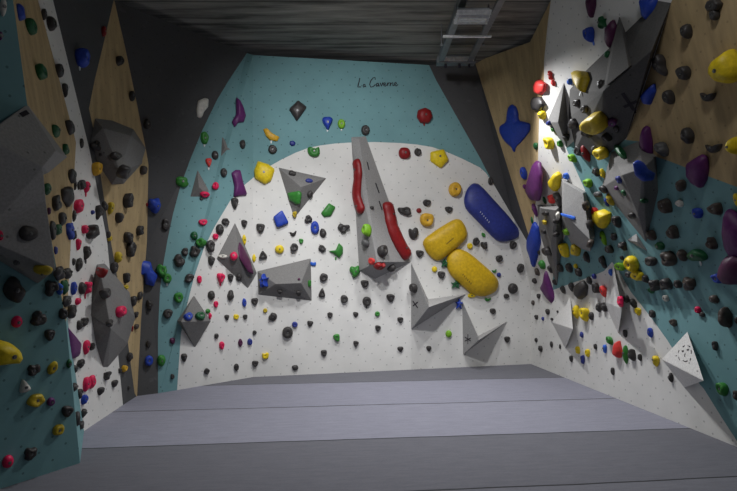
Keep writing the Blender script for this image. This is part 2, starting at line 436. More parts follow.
v_rd = volume('dark grey faceted volume with blue crescent hold on right wall', 
    [(611, 152), (638, 141), (656, 156), (658, 192), (646, 243), (622, 214), (601, 188)], [(622, 175, .26), (643, 168, .28), (638, 215, .16)], V_GREY, ref=(632, 185))
v_re = volume('light grey block volume with a blue strip on right wall', 
    [(561, 178), (586, 192), (595, 236), (590, 252), (572, 246), (562, 226)], [(564, 182, .12), (583, 193, .10), (563, 213, .22), (590, 240, .20)], V_LIGHT, ref=(577, 215))
v_rf = volume('tall grey wedge volume in the right corner studded with small holds', 
    [(537, 205), (560, 206), (563, 240), (557, 287), (548, 262), (539, 232)], [(541, 208, .20), (556, 210, .20), (551, 245, .16)], V_GREY, ref=(550, 235))
v_w1 = volume('white pyramid volume low on the right wall near corner', [(570, 297), (551, 322), (565, 349)], [(573, 329, .22)], V_WHITE, ref=(565, 325))
v_w2 = volume('white peaked volume at the teal border of right wall', [(613, 264), (603, 301), (618, 334)], [(622, 309, .24)], V_WHITE, ref=(612, 300))
v_w3 = volume('white pyramid volume with an ink face drawing at right', [(687, 331), (661, 359), (684, 388)], [(704, 381, .30)], V_WHITE, ref=(685, 365))
v_w4 = volume('small pale grey triangular volume on right wall teal panel', [(626, 240), (636, 233), (648, 252), (638, 247)], [(637, 242, .05)], V_LIGHT)
ALLB = bvh_all()

ribbons('painted_lettering', ALLB, [
    [(359.8, 78), (359, 82), (357.6, 87), (361, 87)],
    [(365, 84.5), (363.6, 84.6), (363, 86), (363.4, 87.2), (364.6, 86.6), (365.2, 84.6), (365.2, 87), (366.2, 86.6)],
    [(375.2, 79.8), (375, 77.6), (373, 78), (370.6, 81), (369.6, 84.6), (370.8, 87.2), (373.2, 86.6), (375.4, 84.6)],
    [(378.4, 83.4), (376.8, 83.4), (376, 85.2), (376.6, 86.6), (378, 85.6), (378.6, 83.4), (378.8, 86.4), (379.8, 85.6)],
    [(380.2, 82.8), (381.2, 86.4), (383, 82.4)],
    [(383.6, 85), (385.6, 84), (385, 82.6), (383.6, 83.6), (383.8, 85.8), (385.4, 86.2), (386.8, 84.8)],
    [(387.4, 82.8), (387.4, 86), (387.8, 84), (389.4, 82.6)],
    [(390.4, 82.6), (390.2, 86), (391.2, 83.4), (392.8, 82.8), (392.8, 85.8), (394, 85.4)],
    [(394.4, 84.6), (396.6, 83.8), (396, 82.2), (394.6, 83), (394.6, 85.4), (396.2, 86), (398, 84.6)]], .014, INK, wall_back)
ribbons('painted_cross', ALLB, [[(622.5, 93), (636, 113)], [(624, 107), (637, 101)]], .03, INK, v_rb)
ribbons('painted_cross', ALLB, [[(413, 301), (418, 308)], [(413, 306), (418, 302)]], .018, INK, v_sp1)
ribbons('painted_cross', ALLB, [[(465, 337), (471, 341)], [(465, 341), (471, 338)], [(468, 334), (468, 344)]], .012, INK, v_sp2)
for st in ([(367, 162), (369, 170)], [(375.5, 183), (379, 193)], [(379, 201), (382, 210)]):
    ribbons('grip_slot', ALLB, [st], .022, INK, v_col)
ribbons('grip_slot', ALLB, [[(20.5, 115.5), (27.5, 112)]], .03, INK, v_left)
ribbons('ink_face_drawing', ALLB, [
    [(683, 347), (685, 345.6)], [(688, 345.6), (690.5, 347)], [(691.4, 350), (691.6, 354)], [(691, 358), (690, 361)], [(680, 360), (678.6, 357)], [(678.4, 353), (679.4, 350)],
    [(682, 351), (684, 350.6)], [(682.4, 351.8), (684, 351.6)], [(687, 349.5), (689.5, 349.3)], [(687.2, 350.2), (689.2, 350.1)], [(685.4, 353), (684.8, 356), (685.6, 357)], [(683, 360.5), (685.6, 361.6), (688, 360.6)],
    [(676, 356), (677.2, 355.7)], [(689, 363), (690, 363.2)], [(697, 371), (698.4, 371.3)]], .006, INK, v_w3)

# ------------------------------------------------------------------ climbing holds
SH = {
 'o': [(-.75, .75), (0, 1.05), (.75, .75), (1.05, 0), (.75, -.75), (0, -1.05), (-.75, -.75), (-1.05, 0)],
 'l': [(-.8, .6), (-.15, 1.1), (.8, .7), (.9, .1), (1.1, -.5), (.3, -1.1), (-.6, -.8), (-1.1, -.1)],
 'm': [(-1.1, .9), (-.2, .75), (.5, 1.2), (1.1, .5), (.75, -.1), (1.0, -.8), (.1, -1.15), (-.5, -.6), (-1.1, -.4)],
 't': [(-1.1, .75), (-.6, 1.1), (.5, 1.05), (1.15, .7), (1.0, -.1), (.45, -1.05), (-.2, -1.15), (-.9, -.3)],
 'a': [(-.1, 1.2), (.3, 1.1), (1.1, -.4), (.9, -1.05), (-.9, -1.0), (-1.1, -.5)],
 'd': [(0, 1.3), (1.25, .05), (0, -1.3), (-1.25, -.05)],
 'q': [(-1.15, 1.15), (1.15, 1.15), (1.15, -1.15), (-1.15, -1.15)],
 'k': [(-1.1, .1), (-.7, 1.1), (.7, 1.1), (1.15, .2), (.7, -.8), (0, -1.15), (-.7, -.9)],
 'z': [(-.9, 1.0), (0, 1.15), (.9, 1.0), (1.05, .3), (.6, -.4), (.12, -1.2), (-.12, -1.2), (-.6, -.4), (-1.05, .3)],
 'h': [(-.6, 1.25), (0, .65), (.6, 1.25), (1.15, .5), (.7, -.4), (0, -1.3), (-.7, -.4), (-1.15, .5)],
 'v': [(0, 1.25), (.85, .35), (.75, -.5), (0, -1.25), (-.85, -.35), (-.7, .5)],
 'c': [(-1.2, .6), (-.6, .25), (.2, .1), (.9, .9), (1.2, .7), (.9, -.3), (.2, -1.1), (-.6, -.8)],
 's': [(0, 1.4), (.3, .35), (1.3, .5), (.45, -.1), (.9, -1.3), (0, -.45), (-.9, -1.3), (-.4, -.1), (-1.3, .4), (-.3, .35)],
 'f': [(-1.15, .8), (-.5, 1.15), (.2, .55), (.9, 1.1), (1.1, .2), (.8, -.9), (-.1, -1.1), (-1.0, -.7)],
}
SHAPE_WORD = {'o': 'round', 'l': 'lumpy', 'm': 'knobbly', 't': 'wedge-shaped', 'a': 'teardrop', 'd': 'diamond', 'q': 'square', 'k': 'rounded', 'z': 'balloon-shaped',
              'h': 'heart-shaped', 'v': 'leaf-shaped', 'c': 'crescent', 's': 'star-shaped', 'f': 'forked', 'j': 'jug'}
def chaikin(p, n=2):
    for _ in range(n):
        q = []
        for i in range(len(p)):
            a, b = Vector(p[i]), Vector(p[(i+1) % len(p)])
            q.append(a*.75+b*.25); q.append(a*.25+b*.75)
        p = q
    return [Vector(x) for x in p]
def chaikin2(p):
    q = []
    for i in range(len(p)):
        a, b = Vector(p[i]), Vector(p[(i+1) % len(p)])
        k = .20 if len(p) >= 10 else .09
        q.append(a*(1-k)+b*k); q.append(a*.5+b*.5); q.append(a*k+b*(1-k))
    return chaikin(q, 1) if len(p) >= 10 else q
PROF = {
 'dome': ([(1, 0), (1.02, .22), (.96, .50), (.80, .78), (.55, .95), (.28, 1.0)], 1.0),
 'cup':  ([(1, 0), (1.02, .28), (.96, .62), (.80, .92), (.58, 1.0), (.36, .93), (.16, .80)], .76),
 'slab': ([(1, 0), (1.0, .55), (.95, .85), (.86, .98), (.5, 1.02), (.2, 1.0)], 1.0),
 'cone': ([(1, 0), (.96, .15), (.75, .45), (.52, .72), (.3, .92), (.14, .99)], 1.0),
}
def hold_mesh(name, outline, depth, prof, seed, amp=.08, lift=(0, 0)):
    """outline in metres; rings climb from the wall to the crown; lift leans the crown (a jug's lip)"""
    rings, top = PROF[prof]
    cx = sum(p.x for p in outline)/len(outline); cy = sum(p.y for p in outline)/len(outline)
    c = Vector((cx, cy)); sz = max((p-c).length for p in outline)
    bm = bmesh.new(); R = []
    for s, z in rings:
        ring = []
        for p in outline:
            q = c+(p-c)*s
            nz = noise.noise(Vector((q.x/sz*1.3+seed*7.1, q.y/sz*1.3, z*1.1+seed)))
            q = c+(q-c)*(1+amp*nz*(.4+z))+Vector(lift)*z
            zz = -.003 if z == 0 else depth*(z+amp*.9*nz)
            ring.append(bm.verts.new((q.x, q.y, zz)))
        R.append(ring)
    cv = bm.verts.new((c.x+lift[0]*top, c.y+lift[1]*top, depth*top))
    n = len(outline)
    for a, b in zip(R, R[1:]):
        for i in range(n): bm.faces.new((a[i], a[(i+1) % n], b[(i+1) % n], b[i]))
    for i in range(n): bm.faces.new((R[-1][i], R[-1][(i+1) % n], cv))
    bm.faces.new(R[0][::-1])
    bmesh.ops.recalc_face_normals(bm, faces=bm.faces)
    for f in bm.faces: f.smooth = True
    me = bpy.data.meshes.new(name); bm.to_mesh(me); bm.free()
    return me, cv_co(c, lift, depth, top)
def cv_co(c, lift, depth, top): return Vector((c.x+lift[0]*top, c.y+lift[1]*top, depth*top))
def bolt_mesh(r=.011, h=.010):
    bm = bmesh.new()
    bmesh.ops.create_cone(bm, cap_ends=True, segments=16, radius1=r*1.45, radius2=r*1.45, depth=h*.4, matrix=Matrix.Translation((0, 0, h*.2)))
    bmesh.ops.create_cone(bm, cap_ends=True, segments=6, radius1=r, radius2=r*.94, depth=h, matrix=Matrix.Translation((0, 0, h*.8)))
    me = bpy.data.meshes.new('bolt'); bm.to_mesh(me); bm.free(); me.materials.append(STEEL); return me
BOLT = bolt_mesh()
def tag_mesh():
    bm = bmesh.new()
    o = [(-.010, 0), (.010, 0), (.012, -.030), (.004, -.048), (-.004, -.048), (-.012, -.030)]
    lo = [bm.verts.new((x, y, 0)) for x, y in o]; hi = [bm.verts.new((x, y, .006)) for x, y in o]
    bm.faces.new(hi); bm.faces.new(lo[::-1])
    for i in range(6): bm.faces.new((lo[i], lo[(i+1) % 6], hi[(i+1) % 6], hi[i]))
    bmesh.ops.recalc_face_normals(bm, faces=bm.faces)
    me = bpy.data.meshes.new('route_tag'); bm.to_mesh(me); bm.free(); return me
TAGM = tag_mesh()
TAG_MESHES = {}
def frame(n):
    v = (Vector((0, 0, 1))-n*n.z).normalized(); u = v.cross(n)
    return u, v
HOLDS = []
SEED = [0]
def place(px, py, depth_frac=None, d=None):
    h = hit(ALLB, px, py)
    if h is None: h = hit(ALLB, px, py+3)
    if h is None: h = hit(ALLB, px-4, py+6)
    return h
def hold(px, py, w, h, col, shape='k', rot=0, prof=None, depth=None, tag=None, label=None, bolt=None, poly=None):
    SEED[0] += 1; seed = SEED[0]
    ht = place(px, py)
    if ht is None: print('MISS', px, py); return None
    p, n, own = ht
    u, v = frame(n)
    Y = p.y; S = Y/F
    view = (EYE-p).normalized()
    hor = Vector((view.x, view.y, 0)).normalized(); nh = Vector((n.x, n.y, 0)).normalized()
    c = max(.25, abs(hor.dot(nh))); s = math.sqrt(max(0, 1-c*c))
    hm = h*S; wm0 = w*S
    rnd = random.Random(seed*13+5)
    if depth is None:
        dm = .50*min(hm, wm0/max(c, .45))*(1.25 if c < .75 else 1)
        dm = min(max(dm, .022), .16)
    else: dm = depth
    if depth is None and c < .85: dm = max(.018, min(dm, .62*wm0/s))
    wm = (wm0-.75*dm*s)/c
    wm = min(max(wm, .5*hm if w > .5*h else .3*hm), max(1.9*hm, wm0*1.2))
    # slide the foot of the hold so that its mid-depth sits on the sight line
    dr = ray(px, py); q0 = p+n*dm*.45; t = (q0-EYE).dot(n)/dr.dot(n); org = EYE+dr*t-n*dm*.45
    if (org-p).length > .25: org = p
    if poly is not None:
        out = []
        for (x, y) in poly:
            dr = ray(x, y); q0 = p+n*dm*.4; t = (q0-EYE).dot(n)/dr.dot(n); q = EYE+dr*t-org
            out.append(Vector((q.dot(u), q.dot(v))))
        out = chaikin2(out)
        # keep winding counter-clockwise
        ar = sum(out[i].x*out[(i+1) % len(out)].y-out[(i+1) % len(out)].x*out[i].y for i in range(len(out)))
        if ar < 0: out = out[::-1]
    else:
        base = SH['m' if shape == 'j' else shape]
        q = chaikin(base, 2 if shape not in 'dqt' else 2)
        # normalise into the box
        mx = max(abs(a.x) for a in q); my = max(abs(a.y) for a in q)
        a = math.radians(rot if rot else (rnd.uniform(-28, 28) if shape in 'lmk' else rnd.uniform(-9, 9)))
        fl = -1 if (rnd.random() < .5 and shape in 'lmkf') else 1
        out = []
        for t_ in q:
            x, y = t_.x/mx*fl, t_.y/my
            if rot: x, y = x*wm/2, y*hm/2
            xr, yr = 1.06*(x*math.cos(a)-y*math.sin(a)), 1.06*(x*math.sin(a)+y*math.cos(a))
            out.append(Vector((xr, yr)) if rot else Vector((xr*wm/2, yr*hm/2)))
        if fl < 0: out = out[::-1]
    big = max(w, h) >= 17 or poly is not None
    if prof is None: prof = rnd.choice(['dome', 'cup', 'cup']) if not big else 'dome'
    amp = {'o': .06, 'l': .28, 'm': .30, 'j': .30, 'k': .17, 't': .12}.get(shape, .08)
    if poly is not None: amp = .05
    lift = (0, 0)
    if shape == 'j' or (c < .75 and poly is None): lift = (0, .12*hm)
    me, crown = hold_mesh('climbing_hold', out, dm, prof, seed*.37, amp, lift)
    M = Matrix(((u.x, v.x, n.x, org.x), (u.y, v.y, n.y, org.y), (u.z, v.z, n.z, org.z), (0, 0, 0, 1)))
    o = newobj('climbing_hold', me, mat=MATS[col], matrix=M)
    if bolt is None: bolt = max(w, h) >= 7.5
    if bolt:
        b = newobj('bolt', BOLT, parent=o); b.location = crown+Vector((0, 0, -.002 if prof != 'cup' else .0))
        b.scale = (1, 1, 1) if max(w, h)*S > .16 else (.75, .75, .75)
    if tag:
        if tag not in TAG_MESHES:
            m2 = TAGM.copy(); m2.materials.append(TAGW if tag == 'w' else MATS[tag]); TAG_MESHES[tag] = m2
        t2 = newobj('route_tag', TAG_MESHES[tag], parent=o); t2.location = (0, -hm/2*.86, .001)
    HOLDS.append(dict(o=o, x=px, y=py, w=w, h=h, col=COLS[col][0], shape='custom' if poly is not None and shape == 'k' else shape, on=own, label=label))
    return o
def T(x0, y0, s, items):
    for it in items:
        zx, zy, zw, zh, col = it[:5]; shape = it[5] if len(it) > 5 else 'k'; kw = it[6] if len(it) > 6 else {}
        hold(x0+zx/s, y0+zy/s, max(zw/s, 1.8), max(zh/s, 1.8), col, shape, **kw)
Z6 = 491/80.0; Z4 = 491/130.0; Z5 = 491/100.0
def PH(poly, col, depth, label=None, shape='k', prof='dome', bolt=False, at=None, tag=None):
    xs = [p[0] for p in poly]; ys = [p[1] for p in poly]
    cx, cy = at or ((min(xs)+max(xs))/2, (min(ys)+max(ys))/2)
    return hold(cx, cy, max(xs)-min(xs), max(ys)-min(ys), col, shape, poly=poly, depth=depth, label=label, prof=prof, bolt=bolt, tag=tag)

# big shaped holds
PH([(465, 200), (468, 190), (474, 184), (481, 185), (500, 206), (519, 228), (522, 234), (516, 239), (503, 242), (496, 239), (480, 222), (467, 209)], 'N', .15, 'large navy blue smooth pad hold at the right edge of the arch')
PH([(423.5, 243), (426, 238), (440, 228), (455, 219), (461, 219.5), (466, 227), (468.5, 235), (466, 240), (454, 250), (442, 260), (436, 260), (427, 252)], 'A', .14, 'large yellow pad hold, the upper of two beside the navy pad')
PH([(447.5, 263), (449, 255), (454, 250), (461, 249), (470, 253), (485, 266), (498, 278), (499.5, 285), (496, 292), (485, 296.5), (474, 295), (461, 284), (450, 273)], 'A', .16, 'largest yellow pad hold, the lower of two below navy pad')
PH([(511, 104.5), (515, 107), (517, 113), (517.5, 121), (523, 122), (529, 124), (528.5, 131), (521, 141), (514.5, 147), (513.5, 153), (511, 147), (503, 140), (498.5, 132), (499, 126), (506, 122), (507, 113), (508, 107)], 'B', .07, 'big blue spade-shaped hold on the birch corner panel')
PH([(254, 170), (258, 161), (268, 164), (275, 169), (271, 181), (265, 184), (255, 178)], 'Y', .09, 'square yellow hold at upper left rim of the white arch', bolt=True)
PH([(438, 150), (444, 149), (449, 160), (441, 168), (431, 161), (431, 152)], 'Y', .09, 'yellow five-sided hold at upper right rim of the white arch', bolt=True, at=(440, 158.5))
PH([(232, 173), (236, 170), (240.5, 170), (243, 182), (247.5, 195), (234, 197), (235, 186)], 'V', .06, 'purple waisted slab hold on the teal band beside white arch')
PH([(237, 97), (240.5, 100), (244, 108), (246, 116), (244, 122), (238, 122.5), (235, 127), (233, 121), (237, 114)], 'V', .07, 'purple flame-shaped hold high on the teal left of back wall')
PH([(240, 242), (244, 248), (251, 262), (254, 274), (249, 272), (240, 258), (238.5, 248)], 'D', .03, 'purple lens-shaped hold lying on the grey kite volume')
PH([(64.5, 324), (72, 333), (80.5, 344), (79, 356), (68.5, 361), (67, 345)], 'V', .06, 'purple five-sided slab hold on the edge of front teal panel', at=(73, 345))
PH([(535, 161), (538, 163), (539.5, 175), (539, 192), (537, 201), (530, 200), (526, 193), (528.5, 182), (532, 171)], 'V', .10, 'large purple shard hold in the right corner')
PH([(533, 222), (537, 228), (539, 242), (536, 257), (533, 268), (531, 260), (527, 249), (527.5, 238)], 'B', .09, 'long blue drop-shaped hold in the right corner')
PH([(545, 271), (549, 282), (554.5, 300), (553, 305), (547, 299), (540, 288), (543, 281)], 'V', .07, 'purple triangular slab hold at the foot of corner wedge')
PH([(687, 163.5), (694, 158.5), (700, 155), (705, 158), (706, 170), (704, 181), (700, 188.5), (693, 185), (687, 177)], 'V', .09, 'large purple shell-shaped hold where birch meets teal on right')
PH([(726, 210), (732, 213), (745, 226), (750, 255), (735, 262), (726, 250), (723.5, 232)], 'V', .12, 'large purple slab hold at the right picture edge')
PH([(722, 265), (727, 256), (737, 253), (746, 260), (748, 276), (739, 285), (728, 284), (721, 276)], 'D', .16, 'dark plum ball hold under the purple slab at right edge')
PH([(712, 66), (716, 58), (727, 50), (733, 56), (738, 66), (738, 78), (729, 84), (720, 82), (712, 73)], 'Y', .16, 'big yellow domed hold on the birch panel near top right corner', bolt=True)
PH([(-12, 343), (2, 341), (12, 344), (19, 350), (21, 357), (17, 363), (6, 364), (-12, 366)], 'Y', .17, 'big yellow sausage hold at the left picture edge', bolt=True, at=(5, 354))
PH([(135, 276), (136, 259), (143, 260), (151, 262), (153, 270), (158, 276), (154, 286), (146, 284), (144, 275)], 'B', .10, 'jagged blue hold cluster on the dark strip of left wall')
PH([(617, 12), (613, 7), (602, 0)], 'D', .01) if False else None
PH([(586.5, -2), (594, -2), (594, 6), (591, 19), (588, 8)], 'D', .07, 'dark plum fang-shaped hold at top of the right white panel', at=(591, 6))
PH([(606, 27), (612, 20), (615, 27), (614, 40), (609, 49), (606, 42)], 'D', .07, 'dark plum leaf hold left of the thin grey spire')
PH([(640, -2), (655, -2), (654, 10), (648, 22), (643, 16)], 'B', .08, 'blue hold at the top picture edge over right wall', at=(648, 9))
PH([(641, 96), (646, 90), (653, 84), (654, 92), (649, 105), (644, 104)], 'B', .07, 'blue diamond hold on left margin of the birch panel, right wall')
PH([(644, 126), (647.5, 128), (650, 142), (650.5, 155), (646, 156), (641, 145), (641.5, 136)], 'V', .08, 'purple blade hold at left margin of the birch panel, right wall')
PH([(636, 163), (640, 160), (645, 168), (655, 174), (653, 180), (645, 181), (638, 175)], 'B', .06, 'blue crescent hold on the dark faceted right volume')
PH([(199, 101), (205, 98), (208.5, 99), (208, 107), (203, 113), (201, 118), (198, 117), (197.5, 110)], 'W', .05, 'white comet-shaped hold on the dark panel beside teal arch')
PH([(263, 129), (267, 128), (272, 133), (279.5, 137), (277, 141), (270, 140), (266, 136)], 'O', .05, 'amber slanting hold on the teal, upper left of back wall', tag='w')
PH([(298, 100), (307, 107), (297, 121), (295, 118), (289, 109)], 'K', .07, 'black diamond hold with a tail high on the teal back wall', bolt=True)
PH([(287, 193), (299, 191), (301, 194), (299.5, 204), (296, 204.5), (289, 200)], 'G', .05, 'green quarter-round hold on the downward pointing grey triangle')
PH([(273, 217), (282, 210), (289, 223), (277, 228)], 'B', .06, 'square blue hold near the left of white arch', prof='slab')
PH([(321, 213), (329, 203), (335.5, 207), (331, 216), (324, 217)], 'G', .05, 'green folded hold in the white arch left of red hold column')
PH([(329, 251), (336, 250), (339, 243), (343, 247), (343, 253), (339.5, 258), (334, 254)], 'G', .06, 'green hooked hold below the square of black holds, left of column', tag='G')
PH([(599, 82), (596, 79)], 'Y', .1) if False else None
PH([(583, 121), (590, 115), (597, 114), (602, 120), (605, 128), (600, 133), (590, 131), (583, 127)], 'M', .13, 'mustard bowl-shaped jug hold on the huge dark volume', prof='cup')
PH([(573, 73), (577, 70), (584, 71), (586, 78), (583, 87), (581, 92), (576, 84)], 'M', .11, 'mustard balloon hold at left edge of the huge dark volume', tag='w')
PH([(418.5, 110), (425, 107.5), (431, 110), (432.5, 117), (429, 123), (421, 122.5), (417.5, 117)], 'R', .10, 'round dark red hold high on the teal back wall', bolt=True, tag='R')
PH([(537, 80), (540, 80), (543.5, 84), (543, 92), (540, 95), (535, 93), (534, 85)], 'C', .07, 'bright red ball hold at top of the right corner')
PH([(533, 97), (540, 97), (542, 104), (540, 111), (533, 110), (531.5, 103)], 'K', .07, 'black ball hold under the red ball in right corner')
PH([(551, 178), (556, 172), (559, 175), (558, 187), (555, 192), (551, 188), (549, 181)], 'Y', .10, 'yellow hook hold above the grey corner wedge')
PH([(616, 360-3), (613.5, 355), (616, 342), (618, 341), (620.5, 352), (619, 358)], 'C', .08, 'red cone hold low on the right white panel')
PH([(594, 212), (601, 210), (608, 214), (607, 223), (603, 229), (598, 224), (594, 220)], 'Y', .12, 'bulky yellow hold in the middle of right wall teal', at=(600.7, 217))
PH([(576, 284), (582, 281), (586, 287), (585, 296), (580, 300), (575, 295), (574, 288)], 'K', .09, 'large black ball hold below the teal of right wall')
PH([(560.5, 213), (575, 216.5), (575, 220), (561, 215.5)], 'S', .02, 'flat blue strip hold on the light grey block', prof='slab')
PH([(614, 143), (618, 144), (624, 151), (625, 157), (621, 158), (615, 150)], 'E', .06, 'dark green hooked hold under the huge dark volume')

def tube_hold(path, rad, col, label, depth=.6):
    ht = place(*path[len(path)//2]); p, n, own = ht; u, v = frame(n)
    pts = []
    for x, y in path:
        h = place(x, y)
        q = h[0] if h and h[2][0] == own[0] else None
        if q is None:
            d = ray(x, y); t = (p-EYE).dot(n)/d.dot(n); q = EYE+d*t
        pts.append(q)
    for _ in range(2):
        q = [pts[0]]
        for a, b in zip(pts, pts[1:]): q += [a*.75+b*.25, a*.25+b*.75]
        q.append(pts[-1]); pts = q
    org = p.copy(); bm = bmesh.new(); prev = None; N = 14; L = len(pts)
    for i, q in enumerate(pts):
        t = (pts[min(i+1, L-1)]-pts[max(i-1, 0)]).normalized(); sd = t.cross(n).normalized()
        e = min(i, L-1-i)/3.0; r = rad*(math.sin(min(1, e)*math.pi/2)*.85+.15)*(1+.16*noise.noise(Vector((i*.5, rad, 3.3))))
        ring = [bm.verts.new(q-org+sd*(r*math.cos(a))+n*(r*depth*1.4*max(-.05, math.sin(a)))) for a in [2*math.pi*k/N for k in range(N)]]
        if prev:
            for k in range(N): bm.faces.new((prev[k], prev[(k+1) % N], ring[(k+1) % N], ring[k]))
        else: bm.faces.new(ring[::-1])
        prev = ring
    bm.faces.new(prev); bmesh.ops.recalc_face_normals(bm, faces=bm.faces)
    for f in bm.faces: f.smooth = True
    me = bpy.data.meshes.new('climbing_hold'); bm.to_mesh(me); bm.free()
    o = newobj('climbing_hold', me, mat=MATS[col]); o.location = org
    for k in (L//4, 3*L//4):
        b = newobj('bolt', BOLT, parent=o); b.location = pts[k]-org+n*(rad*depth*1.35)
        b.rotation_euler = n.to_track_quat('Z', 'Y').to_euler()
    HOLDS.append(dict(o=o, x=path[len(path)//2][0], y=path[len(path)//2][1], w=10, h=40, col=COLS[col][0], shape='custom', on=own, label=label))
tube_hold([(356, 160), (359, 168), (358.5, 180), (357, 196), (360, 205), (363, 213)], .085, 'R', 'long wavy red hold on the shaded left face of column')
tube_hold([(386, 202), (389, 214), (391, 226), (396, 238), (401, 248), (408, 258)], .11, 'R', 'long red hold running down the right edge of column')

# --- left wall, front panels
T(0, 0, Z6, [(110, 80, 55, 85, 'B', 'k'), (195, 170, 60, 80, 'E', 'k'), (272, 90, 30, 65, 'K', 'v'), (318, 150, 52, 75, 'K', 'k'), (255, 447, 60, 80, 'E', 'k'),
  (367, 435, 45, 75, 'K', 'k'), (5, 220, 24, 50, 'V', 'o'), (22, 40, 30, 110, 'W', 'v')])
T(0, 0, Z4, [(315, 222, 50, 58, 'B', 'k', dict(tag='w')), (393, 120, 16, 36, 'R', 'k'), (453, 232, 26, 34, 'K', 'k')])
T(0, 80, Z6, [(402, 65, 32, 80, 'K', 'z'), (348, 317, 45, 65, 'E', 'f'), (433, 295, 50, 75, 'K', 't'), (405, 430, 35, 60, 'E', 'k')])
T(0, 160, Z6, [(445, 100, 45, 75, 'K', 'l'), (463, 160, 15, 50, 'K', 'k'), (486, 160, 18, 45, 'K', 'k'), (295, 183, 40, 65, 'E', 'k'), (420, 225, 70, 115, 'K', 'm'),
  (350, 268, 50, 85, 'K', 'l'), (488, 288, 55, 78, 'P', 'k'), (303, 315, 18, 40, 'D', 'k'), (457, 345, 22, 65, 'K', 'v'), (387, 365, 45, 75, 'K', 'k'),
  (358, 430, 38, 60, 'E', 'k'), (328, 435, 35, 110, 'K', 'l'), (180, 450, 105, 85, 'K', 'k', dict(bolt=True)), (432, 440, 42, 95, 'B', 'm'), (460, 465, 22, 50, 'K', 'k'), (5, 465, 26, 60, 'P', 'k')])
T(0, 240, Z6, [(345, 65, 22, 45, 'N', 'k'), (483, 30, 32, 65, 'P', 'z'), (455, 135, 20, 40, 'K', 'k'), (488, 155, 38, 75, 'K', 'l'), (368, 205, 60, 80, 'K', 'm'),
  (420, 205, 50, 65, 'K', 'l'), (265, 190, 100, 80, 'M', 'k', dict(bolt=True)), (100, 140, 32, 36, 'Z', 'l'), (90, 305, 112, 145, 'K', 'l'), (318, 295, 75, 90, 'K', 'm'),
  (368, 300, 40, 65, 'S', 'l'), (402, 290, 44, 85, 'E', 'm'), (455, 300, 36, 70, 'B', 'k'), (412, 378, 45, 65, 'K', 'l'), (482, 378, 34, 40, 'P', 'o'), (390, 455, 50, 65, 'K', 'k'), (440, 440, 50, 80, 'K', 'l')])
T(0, 0, 1, [(39, 319, 14, 14, 'K', 'm'), (17.5, 322, 10, 11, 'P', 'o'), (50.3, 335.3, 10.5, 11, 'K', 't'), (33.8, 370.5, 11, 11, 'K', 'm'), (53, 368, 9, 12.5, 'M', 'v', dict(rot=-25)),
  (24.7, 386.5, 10, 13, 'W', 'a', dict(rot=15)), (36.3, 400.5, 15, 12.5, 'M', 'l'), (51.3, 402, 7.5, 8, 'V', 'o'), (67.5, 411.7, 10.5, 11, 'K', 't'), (58.8, 430, 11, 10.5, 'M', 'v', dict(rot=-50)),
  (31, 454, 12, 12, 'K', 'm'), (8.5, 462, 10, 12, 'P', 'o'), (69.5, 364, 5, 9, 'E', 'k'), (75, 369.5, 5.5, 8, 'K', 'k'), (80.8, 363.5, 6.5, 7, 'K', 'l'), (75, 387.5, 6, 8, 'K', 'k'),
  (79.7, 394, 6, 9, 'K', 'l'), (84.6, 400, 6, 9, 'B', 'k'), (84.3, 413.5, 5.5, 8, 'K', 'k'), (78, 419, 6, 13, 'K', 'v'), (81.8, 425.5, 5, 7, 'K', 'k'), (86.8, 385, 6.5, 13, 'P', 'k'), (92.3, 382.7, 6.5, 12, 'P', 'k'),
  (107.4, 376.3, 6.5, 8, 'K', 'm'), (115, 384, 6, 7, 'K', 't'), (101.2, 391.4, 6.5, 7.5, 'K', 't'), (124.6, 369, 5.5, 6, 'O', 'k'), (120, 371, 3.5, 5, 'K', 'k'),
  (84.5, 322.5, 7, 9, 'K', 'l'), (80, 325.5, 5.5, 9, 'K', 'k'), (86.8, 348, 6, 13, 'P', 'k'), (92.5, 347, 5, 7, 'K', 'k'), (82, 364, 5, 8, 'K', 'k')])
T(80, 80, Z6, [(322, 100, 35, 60, 'K', 'l'), (415, 270, 45, 60, 'K', 'o'), (12, 390, 22, 55, 'K', 'v'), (100, 405, 60, 60, 'K', 'm'), (125, 458, 20, 20, 'K', 'o'), (222, 468, 68, 42, 'K', 'k')])
T(80, 160, Z6, [(105, 60, 60, 75, 'O', 'k', dict(tag='w')), (270, 75, 70, 78, 'K', 'l'), (392, 65, 38, 50, 'T', 'q'), (15, 155, 38, 55, 'K', 'k'), (45, 168, 40, 62, 'P', 'k', dict(tag='P')),
  (297, 253, 55, 85, 'K', 'l'), (153, 287, 38, 65, 'K', 'l'), (190, 300, 35, 70, 'M', 'k'), (120, 325, 42, 80, 'K', 'm'), (80, 322, 22, 25, 'N', 'o'), (245, 358, 48, 60, 'K', 't'),
  (33, 428, 40, 50, 'P', 'k'), (85, 448, 75, 85, 'K', 'm'), (368, 435, 42, 55, 'K', 'l'), (460, 280, 80, 85, 'B', 'm'), (412, 275, 12, 20, 'R', 'k'), (297, 478, 52, 60, 'K', 'm'), (178, 462, 26, 40, 'K', 'k'), (184, 484, 30, 30, 'M', 'k')])
